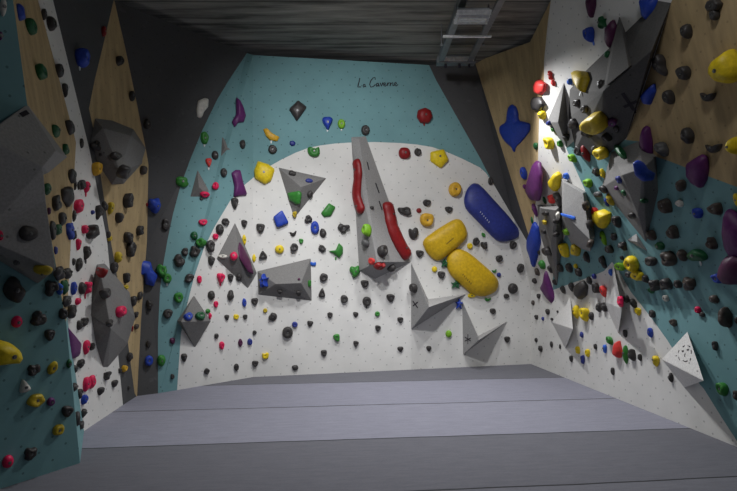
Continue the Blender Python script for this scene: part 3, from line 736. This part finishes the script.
T(80, 240, Z6, [(45, 80, 40, 80, 'K', 'm', dict(tag='K')), (315, 60, 55, 80, 'K', 'l'), (238, 110, 45, 65, 'M', 'k'), (210, 175, 40, 65, 'K', 'k'), (125, 200, 68, 55, 'R', 'f'),
  (160, 330, 75, 60, 'K', 't', dict(bolt=True)), (15, 300, 40, 70, 'K', 'l'), (45, 298, 50, 75, 'P', 'm', dict(tag='P')), (288, 235, 42, 60, 'K', 't'), (283, 290, 30, 25, 'M', 'k'), (255, 440, 60, 62, 'P', 'o', dict(bolt=True)),
  (330, 380, 40, 60, 'K', 'k'), (370, 347, 30, 50, 'K', 'l'), (427, 400, 45, 60, 'K', 'm'), (347, 460, 22, 35, 'K', 'k')])
T(80, 320, Z6, [(185, 22, 40, 40, 'K', 'm'), (348, 42, 28, 30, 'T', 'o'), (322, 55, 12, 35, 'R', 'v'), (308, 228, 32, 50, 'K', 'l'), (420, 145, 30, 40, 'K', 'l'), (424, 250, 48, 58, 'B', 'o'), (300, 418, 15, 25, 'K', 'k')])
# --- teal band and left side of the arch
T(160, 80, Z6, [(275, 355, 52, 72, 'G', 'k', dict(tag='w')), (340, 460, 42, 50, 'K', 'o')])
T(160, 160, Z6, [(135, 132, 80, 60, 'G', 'l'), (300, 15, 38, 55, 'C', 'z', dict(tag='w')), (393, 77, 40, 50, 'K', 'o'), (340, 158, 38, 45, 'P', 'o'), (275, 213, 58, 32, 'P', 'k'), (256, 238, 25, 16, 'K', 'k'),
  (265, 383, 55, 35, 'P', 'k'), (460, 265, 45, 65, 'K', 't'), (402, 378, 45, 40, 'K', 'l'), (370, 425, 50, 60, 'K', 'o'), (342, 470, 35, 35, 'P', 'o'), (35, 395, 45, 70, 'K', 'l'), (212, 465, 45, 48, 'E', 'k')])
T(160, 240, Z6, [(250, 15, 62, 52, 'G', 'l'), (310, 35, 55, 70, 'K', 'l'), (155, 72, 42, 50, 'K', 'l'), (213, 72, 58, 70, 'K', 'm'), (117, 127, 62, 75, 'K', 'l'), (317, 128, 45, 55, 'K', 't'), (12, 188, 62, 75, 'G', 'm'), (45, 235, 52, 55, 'G', 'o', dict(tag='w')),
  (180, 235, 50, 58, 'K', 'k', dict(rot=-35)), (243, 243, 30, 45, 'P', 'k'), (375, 235, 50, 62, 'P', 'z', dict(tag='P')), (435, 232, 38, 45, 'K', 't'), (485, 232, 36, 48, 'K', 'l'), (385, 100, 52, 24, 'W', 'k'), (452, 97, 45, 50, 'P', 'o'),
  (115, 355, 55, 60, 'G', 'k'), (318, 340, 45, 52, 'K', 'k'), (438, 340, 45, 60, 'K', 'l'), (344, 395, 30, 36, 'P', 'k'), (50, 453, 55, 55, 'K', 'k'), (175, 470, 55, 45, 'B', 'k', dict(rot=20)), (250, 465, 62, 48, 'E', 'k'), (295, 437, 32, 26, 'G', 'k'),
  (308, 468, 20, 35, 'P', 'k'), (412, 475, 32, 32, 'K', 't'), (468, 473, 34, 30, 'Y', 'k')])
T(160, 320, Z6, [(78, 128, 32, 38, 'D', 'k'), (348, 100, 28, 30, 'K', 'k'), (380, 157, 32, 45, 'P', 'k'), (150, 232, 38, 50, 'K', 't'), (78, 348, 25, 30, 'K', 'k'), (287, 315, 32, 35, 'K', 'l'), (470, 290, 32, 42, 'K', 'l'), (10, 250, 50, 65, 'G', 'k'), (494, 140, 28, 46, 'D', 'v')])
# --- upper left of the back wall
T(240, 80, Z6, [(200, 425, 50, 50, 'K', 'o'), (322, 388, 34, 30, 'N', 'o'), (18, 395, 38, 50, 'K', 'k'), (455, 440, 75, 58, 'G', 'f')])
T(240, 160, Z6, [(320, 78, 45, 38, 'K', 'l'), (425, 125, 45, 28, 'N', 'o'), (432, 212, 35, 40, 'K', 'k'), (335, 335, 28, 38, 'M', 'z'), (420, 362, 42, 45, 'K', 'l'), (460, 415, 50, 75, 'B', 'o', dict(bolt=True)),
  (325, 450, 42, 35, 'K', 'c'), (27, 390, 38, 45, 'K', 't'), (125, 418, 50, 55, 'K', 't'), (27, 490, 26, 60, 'Y', 'v')])
T(240, 240, Z6, [(86, 112, 22, 46, 'Y', 'v'), (140, 93, 48, 50, 'K', 'a'), (243, 57, 52, 48, 'Y', 'o'), (333, 45, 48, 52, 'K', 'l'), (375, 8, 28, 30, 'G', 't'), (145, 250, 60, 78, 'B', 's'), (362, 240, 16, 14, 'D', 'o'),
  (450, 147, 36, 24, 'S', 'f'), (428, 270, 20, 38, 'G', 'k'), (245, 320, 36, 30, 'K', 't'), (360, 330, 30, 40, 'K', 't'), (27, 385, 28, 50, 'B', 'v'), (90, 378, 40, 42, 'K', 't'), (155, 433, 25, 25, 'M', 'o'), (203, 472, 48, 50, 'K', 'l', dict(rot=-30)), (33, 473, 30, 30, 'K', 't')])
T(0, 0, 1, [(322, 248.5, 7.5, 7, 'K', 'l'), (323.7, 277.6, 8, 8, 'K', 'k'), (322, 293, 6.5, 9, 'K', 'a'), (330, 315.5, 5.5, 5, 'K', 't'), (310, 323.7, 6, 5.5, 'K', 't'), (294.8, 324.7, 5.5, 5.5, 'N', 'o'), (287.7, 332.7, 10, 11, 'K', 'o', dict(bolt=True)),
  (265.4, 356, 6.5, 6, 'Y', 'f'), (337, 338, 6.5, 7.5, 'G', 't', dict(rot=20)), (324, 353.3, 6, 6.5, 'K', 't'), (344.3, 299.3, 7.5, 7.5, 'K', 'k'), (367, 301.5, 8.5, 9, 'K', 'o', dict(tag='K')), (364.7, 284, 8, 7.5, 'K', 't'),
  (355.7, 314.7, 5.5, 5, 'K', 't'), (356, 343.8, 5.5, 5.5, 'K', 't'), (355.5, 271.5, 10.5, 11, 'G', 'm'), (254.5, 332.8, 3.8, 4.4, 'K', 'k'), (250, 342, 5, 6.2, 'N', 'o'), (255.2, 364, 6, 6, 'K', 't'), (295.2, 367.8, 6, 4.8, 'K', 'k'),
  (400.5, 320, 6.2, 5.4, 'K', 't'), (400.5, 349.3, 6, 5, 'K', 't'), (429, 348.8, 5.4, 5.2, 'K', 't'), (390.7, 298, 8.6, 7.4, 'K', 't'), (419.8, 253.8, 8, 7, 'K', 't'), (413, 288.5, 8, 8.5, 'K', 'o'), (444.7, 263.3, 8, 8, 'E', 's'),
  (434.7, 269.2, 5.6, 5.4, 'Y', 'o'), (441.5, 275, 7.8, 7, 'K', 't'), (456, 284.5, 10, 7.5, 'E', 's'), (459.3, 304, 8, 10, 'B', 's'), (449, 334, 6.4, 6.6, 'L', 'o'), (472, 295.5, 8, 4.5, 'Y', 'l'), (488, 299.3, 6, 4, 'G', 'c'),
  (470, 246, 5.6, 5.6, 'Y', 'o'), (476.5, 241.3, 7, 7.5, 'K', 'l'), (484.4, 245.3, 7.4, 7, 'K', 'm'), (377.5, 314, 5, 4.8, 'G', 'o'), (378, 328.4, 6, 5.6, 'K', 't')])
T(320, 80, Z6, [(47, 262, 62, 78, 'B', 'z', dict(tag='w')), (132, 268, 45, 55, 'L', 'o', dict(tag='w')), (280, 307, 52, 58, 'K', 'o', dict(bolt=True))])
T(320, 160, Z6, [(143, 418, 70, 52, 'K', 'm'), (18, 447, 40, 55, 'K', 'l'), (320, 293, 24, 20, 'K', 'k'), (284, 435, 58, 68, 'L', 'k')])
T(320, 240, Z6, [(275, 22, 50, 50, 'Z', 'o'), (388, 70, 66, 66, 'K', 'o', dict(bolt=True)), (315, 133, 42, 38, 'C', 'k', dict(depth=.03)), (365, 165, 66, 52, 'R', 'f'), (440, 178, 46, 52, 'K', 'o'), (62, 460, 32, 30, 'K', 'k')])
T(400, 80, Z6, [(30, 448, 72, 66, 'R', 'q'), (110, 443, 45, 42, 'K', 'k')])
T(400, 160, Z6, [(340, 180, 78, 82, 'O', 'o', dict(bolt=True)), (165, 263, 48, 38, 'K', 'k'), (300, 305, 48, 38, 'K', 't'), (117, 310, 32, 28, 'R', 'o'), (165, 368, 84, 76, 'O', 'k', dict(bolt=True)), (32, 312, 82, 50, 'K', 'm'), (85, 450, 62, 66, 'K', 'f')])
T(480, 160, Z6, [(65, 130, 28, 45, 'K', 'q'), (267, 85, 38, 72, 'B', 'v'), (273, 165, 20, 28, 'V', 'o'), (362, 115, 30, 52, 'G', 'k'), (395, 250, 18, 45, 'E', 'v'), (437, 243, 46, 52, 'C', 'k'), (480, 250, 42, 95, 'K', 'l'),
  (402, 332, 42, 30, 'K', 'k'), (395, 385, 42, 28, 'M', 'k'), (390, 440, 45, 32, 'K', 'k'), (470, 380, 40, 32, 'K', 'k'), (470, 460, 40, 35, 'K', 'k'), (318, 372, 15, 45, 'E', 'v'), (335, 310, 28, 78, 'V', 'v'), (22, 460, 22, 30, 'G', 'v', dict(rot=35)), (478, 345, 24, 45, 'W', 'l')])
T(480, 240, Z6, [(203, 30, 42, 46, 'K', 'l'), (120, 115, 44, 40, 'K', 'k'), (87, 190, 30, 22, 'G', 'c'), (117, 214, 27, 27, 'N', 'o'), (250, 173, 42, 54, 'K', 'l'), (205, 298, 60, 60, 'K', 'o', dict(bolt=True)), (163, 345, 35, 28, 'K', 'k'), (47, 365, 40, 22, 'G', 'c'),
  (80, 437, 38, 32, 'K', 'k'), (358, 75, 20, 35, 'K', 'k'), (410, 75, 50, 55, 'K', 'l'), (350, 200, 28, 45, 'T', 'k'), (378, 155, 42, 50, 'G', 'k'), (430, 182, 28, 48, 'K', 'k'), (333, 253, 28, 32, 'K', 'k'), (458, 262, 26, 36, 'K', 'l'), (358, 345, 25, 30, 'K', 'm'),
  (323, 387, 22, 28, 'T', 'k'), (413, 442, 28, 32, 'K', 'k'), (475, 440, 12, 14, 'K', 'o'), (345, 475, 22, 28, 'K', 'k'), (385, 485, 16, 22, 'N', 'k'), (440, 487, 18, 16, 'K', 'k')])
T(480, 320, Z6, [(168, 120, 38, 35, 'K', 't'), (343, 125, 18, 28, 'K', 'k'), (370, 178, 25, 36, 'K', 'k'), (438, 152, 18, 36, 'K', 'v'), (490, 165, 14, 28, 'K', 'k')])
# --- right wall
T(520, 70, Z6, [(185, 35, 28, 55, 'C', 's'), (203, 82, 26, 40, 'C', 'v'), (303, 75, 32, 34, 'S', 'f'), (133, 280, 50, 52, 'Y', 'k'), (175, 330, 28, 28, 'N', 'k'), (200, 368, 18, 28, 'G', 'v'), (178, 455, 55, 70, 'Y', 'k'), (245, 455, 30, 40, 'G', 'f'),
  (95, 470, 30, 40, 'E', 'k'), (345, 205, 50, 40, 'K', 'k'), (395, 245, 45, 42, 'K', 'k'), (320, 335, 52, 58, 'K', 'l'), (405, 390, 45, 72, 'K', 'l'), (285, 415, 40, 40, 'K', 'm')])
T(560, 80, Z6, [(243, 25, 32, 52, 'K', 'v'), (320, 262, 52, 55, 'V', 'k'), (345, 305, 34, 48, 'K', 'k'), (288, 358, 45, 62, 'K', 'k'), (120, 440, 60, 62, 'K', 'l'), (157, 455, 46, 100, 'R', 'k'), (250, 455, 72, 72, 'Y', 'k', dict(prof='cup')), (205, 420, 50, 25, 'Z', 'k')])
T(550, 90, Z5, [(185, 460, 42, 40, 'L', 'k'), (225, 405, 32, 42, 'K', 'l'), (258, 412, 22, 46, 'Y', 'v'), (78, 425, 28, 30, 'S', 'o'), (108, 338, 34, 48, 'L', 'v', dict(rot=35)), (45, 268, 20, 28, 'L', 'v')])
T(560, 160, Z6, [(230, 215, 52, 36, 'Z', 'k'), (267, 185, 36, 50, 'K', 'k'), (285, 262, 26, 52, 'B', 'k'), (308, 245, 48, 76, 'M', 'v'), (163, 283, 45, 50, 'T', 'k'), (216, 330, 40, 66, 'C', 'k'), (188, 395, 44, 68, 'K', 'm'), (347, 382, 50, 72, 'K', 't'),
  (35, 445, 45, 40, 'L', 'k'), (390, 205, 24, 38, 'E', 'k'), (360, 125, 28, 46, 'N', 'k'), (440, 345, 40, 40, 'K', 'k'), (345, 175, 22, 26, 'V', 'k')])
T(0, 0, 1, [(603, 239, 5.5, 14, 'L', 'v'), (609, 250, 8, 8, 'K', 'k'), (613.5, 237.3, 6.5, 7.5, 'K', 'm'), (622.3, 246.8, 8, 9, 'K', 'm'), (564, 251, 9.5, 14, 'Y', 't'), (575.5, 251, 8.5, 12, 'M', 'k', dict(rot=-25)), (590.7, 244, 7, 8, 'T', 'k'),
  (586, 258, 6.5, 11, 'K', 'l'), (602.5, 262.5, 6, 12, 'K', 'm'), (569, 268.6, 6.5, 9, 'K', 'k'), (560, 268.6, 6, 7.5, 'K', 'k'), (578.5, 273, 6, 8.5, 'K', 'k'), (575.5, 266.5, 4, 4.5, 'Y', 'k'), (620, 267.2, 10, 8, 'L', 'k'), (631.5, 265, 12.5, 15, 'Y', 'k'),
  (637, 276.5, 12.5, 9.5, 'Y', 'k'), (628.2, 275, 6, 6, 'Z', 'o'), (622, 258.4, 3.4, 4.4, 'K', 'k'), (611, 273, 4.6, 7, 'S', 'v'), (645.3, 279.5, 6, 8, 'K', 'k'), (644.7, 201.4, 9, 4.5, 'E', 'k'),
  (563, 290.3, 4.4, 8, 'K', 'k'), (571.7, 287.8, 5, 9, 'K', 'k'), (589, 281.3, 5, 8, 'K', 'k'), (594, 276.6, 4, 5, 'N', 'k'), (596, 288.5, 6.5, 10, 'K', 'l'), (603.6, 292, 6.8, 11.5, 'C', 'v'), (620, 301.6, 5.5, 10, 'P', 'l'),
  (598.6, 308, 5, 8, 'K', 'k'), (603.9, 308, 6.4, 9, 'K', 'm'), (626, 299.3, 6, 7, 'K', 'k'), (632.8, 303.5, 6.6, 9.5, 'K', 'k', dict(rot=30)), (575.5, 312.3, 6.8, 12.5, 'Y', 'k'), (584, 315, 9.5, 12.5, 'Y', 't'), (591, 316.4, 5, 7.5, 'K', 'k'), (637.7, 312, 5.8, 7, 'Y', 't'),
  (655, 285.6, 10, 11, 'K', 'm'), (651, 291, 6, 5.4, 'E', 'k'), (666, 284.8, 10.5, 12, 'K', 'l'), (677.6, 284.8, 7.5, 8, 'K', 'k'), (688.5, 284.5, 12, 12.5, 'T', 'm'), (665.5, 298.6, 5.6, 6.2, 'W', 'o', dict(bolt=True)), (652, 314.3, 6, 7, 'K', 'k'),
  (650.5, 262, 11.5, 9.5, 'K', 'k'), (668.6, 259.5, 13.5, 15, 'T', 'l'), (681.7, 256.3, 9.5, 11, 'T', 'k'), (659.4, 246.8, 8.6, 8, 'E', 'k'),
  (581.5, 335.2, 3.5, 5.5, 'N', 'k'), (577.3, 350.4, 4.8, 7, 'Y', 'k'), (587.2, 353.4, 5, 7, 'Y', 'k'), (571, 359, 3.6, 6.4, 'K', 'k'), (582.5, 359.6, 4.2, 8, 'N', 'k'), (595, 347, 3.8, 5.4, 'K', 'k'), (609.4, 341, 6.2, 8.5, 'G', 'v', dict(rot=30)), (604.5, 349, 4.2, 8, 'S', 'k'),
  (625.2, 355, 5.2, 17, 'G', 'v'), (631.4, 355.8, 7.6, 12, 'K', 'l'), (624.8, 333.8, 4.4, 7, 'K', 'k'), (612.6, 371.8, 3.8, 7, 'K', 'k'), (639.8, 358, 3.8, 6.4, 'K', 'k'), (650, 333, 5.4, 9, 'B', 'v'), (655.3, 361.4, 7, 10, 'Y', 't'), (670.5, 378, 4.6, 8.5, 'K', 'k')])
T(560, 0, Z6, [(255, 140, 55, 68, 'E', 's', dict(tag='w')), (177, 220, 62, 82, 'B', 'h', dict(tag='S')), (285, 335, 32, 38, 'E', 'k')])
T(657, 0, Z6, [(178, 193, 62, 85, 'K', 'l'), (340, 40, 95, 70, 'K', 'l'), (352, 95, 55, 60, 'K', 'o'), (15, 410, 72, 128, 'K', 'm'), (160, 455, 80, 78, 'K', 'k')])
T(657, 80, Z6, [(70, 110, 62, 82, 'K', 'o'), (307, 103, 85, 60, 'K', 'c', dict(rot=-25)), (183, 345, 75, 92, 'K', 'l'), (340, 418, 95, 60, 'K', 'c', dict(rot=-15)), (25, 430, 72, 88, 'Z', 'l'), (480, 410, 70, 100, 'Y', 'o', dict(depth=.14))])
T(657, 160, Z6, [(142, 162, 60, 70, 'T', 'k', dict(rot=-30)), (48, 285, 72, 90, 'T', 'l'), (137, 270, 42, 44, 'W', 'k'), (247, 330, 58, 62, 'B', 'k'), (358, 308, 80, 72, 'T', 't', dict(rot=20)), (95, 448, 66, 80, 'T', 'l'), (492, 250, 34, 80, 'Y', 'o')])
T(657, 240, Z6, [(335, 25, 55, 75, 'T', 'l'), (240, 100, 112, 78, 'E', 'l', dict(tag='w')), (372, 240, 62, 60, 'B', 'k'), (347, 368, 55, 50, 'T', 'k'), (250, 432, 36, 40, 'P', 'k'), (275, 460, 34, 30, 'K', 'k'), (417, 478, 75, 115, 'T', 'l')])
T(0, 0, 1, [(651, 236, 9, 10, 'T', 'k'), (673, 323, 7, 7, 'T', 'k'), (715, 346.4, 5, 8.5, 'K', 'k'), (721.8, 389.7, 10.5, 12, 'G', 'k'), (736, 396, 6, 9, 'T', 'k'), (737, 321, 4, 7, 'K', 'k')])

# ------------------------------------------------------------------ labels that single out each hold
ORD = ['', 'closest', 'second closest', 'third closest', 'fourth closest', 'fifth closest', 'sixth closest', 'seventh closest', 'eighth closest', 'ninth closest', 'tenth closest']
DIRN = ['right of', 'above right of', 'above', 'above left of', 'left of', 'below left of', 'below', 'below right of']
SHORTV = {v_left: 'big left-edge volume', v_birch: 'dark volume on left birch', v_boat: 'boat-shaped grey volume', v_tri: 'small triangle volume on teal band', v_tri2: 'lower triangle volume on teal band',
    v_kite: 'grey kite volume', v_dia: 'grey diamond volume', v_t8: 'downward grey triangle volume', v_trap: 'grey trapezoid volume', v_col: 'tall grey wedge column', v_sp1: 'spiked volume with ink cross',
    v_sp2: 'lowest spiked volume', v_ra: 'grey shark-fin volume', v_rb: 'huge dark right volume', v_rc: 'thin grey spire', v_rd: 'dark volume with blue crescent', v_re: 'light grey block volume', v_rf: 'grey corner wedge volume',
    v_w1: 'white pyramid near right corner', v_w2: 'white peaked volume', v_w3: 'white volume with ink face', v_w4: 'small pale triangle volume'}
LM = [(SHORTV[o], sum(p[0] for p in b)/len(b), sum(p[1] for p in b)/len(b), None) for _, b, o in VOLS]
SHORT = {'large navy blue': 'navy pad', 'large yellow pad': 'upper yellow pad', 'largest yellow': 'lower yellow pad', 'big blue spade': 'blue spade hold', 'square yellow': 'square yellow hold', 'yellow five': 'five-sided yellow hold',
    'purple waisted': 'purple waisted hold', 'purple flame': 'purple flame hold', 'purple five': 'purple five-sided slab', 'large purple shard': 'purple corner shard', 'long blue drop': 'blue corner drop', 'purple triangular': 'purple triangular slab',
    'large purple shell': 'purple shell hold', 'large purple slab': 'purple right-edge slab', 'dark plum ball': 'plum ball', 'big yellow domed': 'yellow dome hold', 'big yellow sausage': 'yellow sausage hold', 'jagged blue': 'jagged blue cluster',
    'round dark red': 'round red hold', 'mustard bowl': 'mustard bowl', 'bulky yellow': 'bulky yellow hold', 'large black ball': 'large black ball', 'red cone': 'red cone', 'black diamond': 'black diamond hold',
    'square blue': 'square blue hold', 'green folded': 'green folded hold', 'white comet': 'white comet hold', 'green hooked': 'green hooked hold', 'purple blade': 'purple blade', 'dark plum fang': 'plum fang'}
for h in HOLDS:
    if h['label']:
        for k, s in SHORT.items():
            if h['label'].startswith(k): LM.append((s, h['x'], h['y'], h)); break
def sector(lx, ly, h):
    a = math.degrees(math.atan2(-(h['y']-ly), h['x']-lx)) % 360
    return int(((a+22.5) % 360)//45)
used = set()
for h in HOLDS:
    o = h['o']; lab = h['label']
    size = max(h['w'], h['h'])*o.matrix_world.translation.y/F
    sw = 'tiny' if size < .075 else 'small' if size < .13 else 'medium' if size < .21 else 'large'
    shp = SHAPE_WORD.get(h['shape'], 'shaped')
    if not lab:
        opts = []
        if h['on'][0] in SHORTV:
            mates = sorted([g for g in HOLDS if g['on'][0] is h['on'][0] and g['col'] == h['col'] and not g['label']], key=lambda g: g['y'])
            k = mates.index(h)
            if len(mates) == 1: lab = f"{sw} {h['col']} {shp} climbing hold fixed on the {SHORTV[h['on'][0]]}"
            else:
                pos = 'topmost' if k == 0 else 'lowest' if k == len(mates)-1 else ['second', 'third', 'fourth', 'fifth', 'sixth', 'seventh', 'eighth', 'ninth', 'tenth', 'eleventh', 'twelfth'][k-1]+' down'
                lab = f"{sw} {shp} hold, {pos} of the {h['col']} ones on the {SHORTV[h['on'][0]]}"
        else:
            for nm, lx, ly, own in LM:
                if own is h: continue
                dist = math.hypot(h['x']-lx, h['y']-ly)
                s = sector(lx, ly, h)
                rk = 1+sum(1 for g in HOLDS if g is not h and g['col'] == h['col'] and sector(lx, ly, g) == s and math.hypot(g['x']-lx, g['y']-ly) < dist)
                opts.append((rk*1.0+dist/35.0, rk, nm, s))
            opts.sort()
            for sc, rk, nm, s in opts:
                if rk > 10: continue
                lab = f"{sw} {shp} hold, {ORD[rk]} {h['col']} one {DIRN[s]} the {nm}"
                if lab not in used: break
    lab = lab.replace('wedge-shaped', 'wedge').replace(' climbing hold fixed', ' hold fixed')
    if len(lab.replace('-', ' ').split()) > 16: lab = ' '.join(lab.split()[1:])
    used.add(lab)
    if size < .105 and not h['label']:
        o.name = 'foothold'
    wl = {'wall_left': 'left wall', 'wall_back': 'back wall', 'wall_right': 'right wall'}.get(h['on'][1], 'grey volumes')
    foot = o.name.startswith('foothold')
    tagit(o, lab, 'foothold' if foot else 'climbing hold', f"{h['col']} {'footholds' if foot else 'climbing holds'} on the {wl}")

for hh, segs in ((HOLDS[0], [((480.5, 212), (489, 222))]), (HOLDS[1], [((447, 243.5), (453, 238.5))]), (HOLDS[2], [((463, 274.5), (471, 283.5))])):
    me = hh['o'].data; mw = hh['o'].matrix_world
    bv = (BVHTree.FromPolygons([mw @ v.co for v in me.vertices], [tuple(p.vertices) for p in me.polygons]), [(hh['o'], '')]*len(me.polygons))
    for a, b in segs:
        a, b = Vector(a), Vector(b); st = []
        for k in range(6):
            c0 = a.lerp(b, k/5); st.append([(c0.x-.3, c0.y+.8), (c0.x+.3, c0.y-.8)])
        q = ribbons('printed_mark', bv, st, .008, INK if hh['col'] == 'yellow' else TAGW, hh['o'])
        q.matrix_parent_inverse = mw.inverted()

# ------------------------------------------------------------------ ceiling services
def box(bm, c, s, rz=0, rx=0):
    m = Matrix.Translation(c) @ Matrix.Rotation(rz, 4, 'Z') @ Matrix.Rotation(rx, 4, 'X') @ Matrix.Diagonal((s[0], s[1], s[2], 1))
    bmesh.ops.create_cube(bm, size=1, matrix=m)
def part(name, bm, mat, parent, bevel=.003):
    me = bpy.data.meshes.new(name); bm.to_mesh(me); bm.free(); o = newobj(name, me, parent=parent, mat=mat)
    if bevel:
        md = o.modifiers.new('bevel', 'BEVEL'); md.width = bevel; md.segments = 2
    return o
tray = bpy.data.objects.new('cable_tray', None); COL.objects.link(tray); tray.location = (1.18, 5.6, 4.36)
tagit(tray, 'galvanised ladder cable tray hung under the concrete ceiling', 'cable tray')
for x in (-.23, .23):
    bm = bmesh.new(); box(bm, (x, 0, 0), (.012, 3.4, .09)); box(bm, (x+(.035 if x < 0 else -.035), 0, -.045), (.075, 3.4, .010)); box(bm, (x+(.02 if x < 0 else -.02), 0, .045), (.04, 3.4, .006))
    part('rail', bm, GALV, tray)
for k, y in enumerate((-1.5, -.8, -.1, .86, 1.55)):
    bm = bmesh.new(); box(bm, (0, y, -.03 if k != 3 else -.06), (.46 if k != 3 else .58, .035, .022)); part('rung', bm, ALU if k == 3 else GALV, tray)
for x in (-.26, .26):
    for y in (-1.2, 1.2):
        bm = bmesh.new(); bmesh.ops.create_cone(bm, cap_ends=True, segments=10, radius1=.006, radius2=.006, depth=.30, matrix=Matrix.Translation((x, y, .12)))
        box(bm, (x, y, -.03), (.04, .03, .012)); part('hanger_rod', bm, GALV, tray, 0)
fl = bpy.data.objects.new('flood_light', None); COL.objects.link(fl); fl.location = (1.10, 5.72, 4.24)
tagit(fl, 'finned aluminium flood light mounted on the ceiling cable tray', 'flood light')
bm = bmesh.new(); box(bm, (0, 0, 0), (.34, .20, .06), 0, .12); part('housing', bm, GALV, fl, .008)
for k in range(4):
    bm = bmesh.new(); box(bm, (0, -.095+.062*k, -.030-.006*k), (.36, .012, .05), 0, .5); part('cooling_fin', bm, ALU, fl, .002)
bm = bmesh.new(); box(bm, (0, .03, -.055), (.30, .10, .012)); part('lens', bm, TAGW, fl, .003)
bm = bmesh.new()
for x in (-.17, .17): box(bm, (x, 0, .03), (.012, .04, .12))
part('bracket', bm, GALV, fl)
jb = bpy.data.objects.new('junction_box', None); COL.objects.link(jb); jb.location = (1.20, 7.42, 4.36)
tagit(jb, 'long grey junction box at the far end of cable tray', 'junction box')
bm = bmesh.new(); box(bm, (0, 0, 0), (.52, .16, .10)); part('housing', bm, GALV, jb, .008)
bm = bmesh.new(); box(bm, (0, -.083, 0), (.46, .008, .07)); part('cover', bm, ALU, jb, .002)
for x in (-.14, .05, .18):
    bm = bmesh.new(); bmesh.ops.create_cone(bm, cap_ends=True, segments=12, radius1=.02, radius2=.016, depth=.05, matrix=Matrix.Translation((x, 0, -.07))); part('cable_gland', bm, INK, jb, 0)
print('HOLDS', len(HOLDS), 'VOLS', len(VOLS), 'unique', len(used))
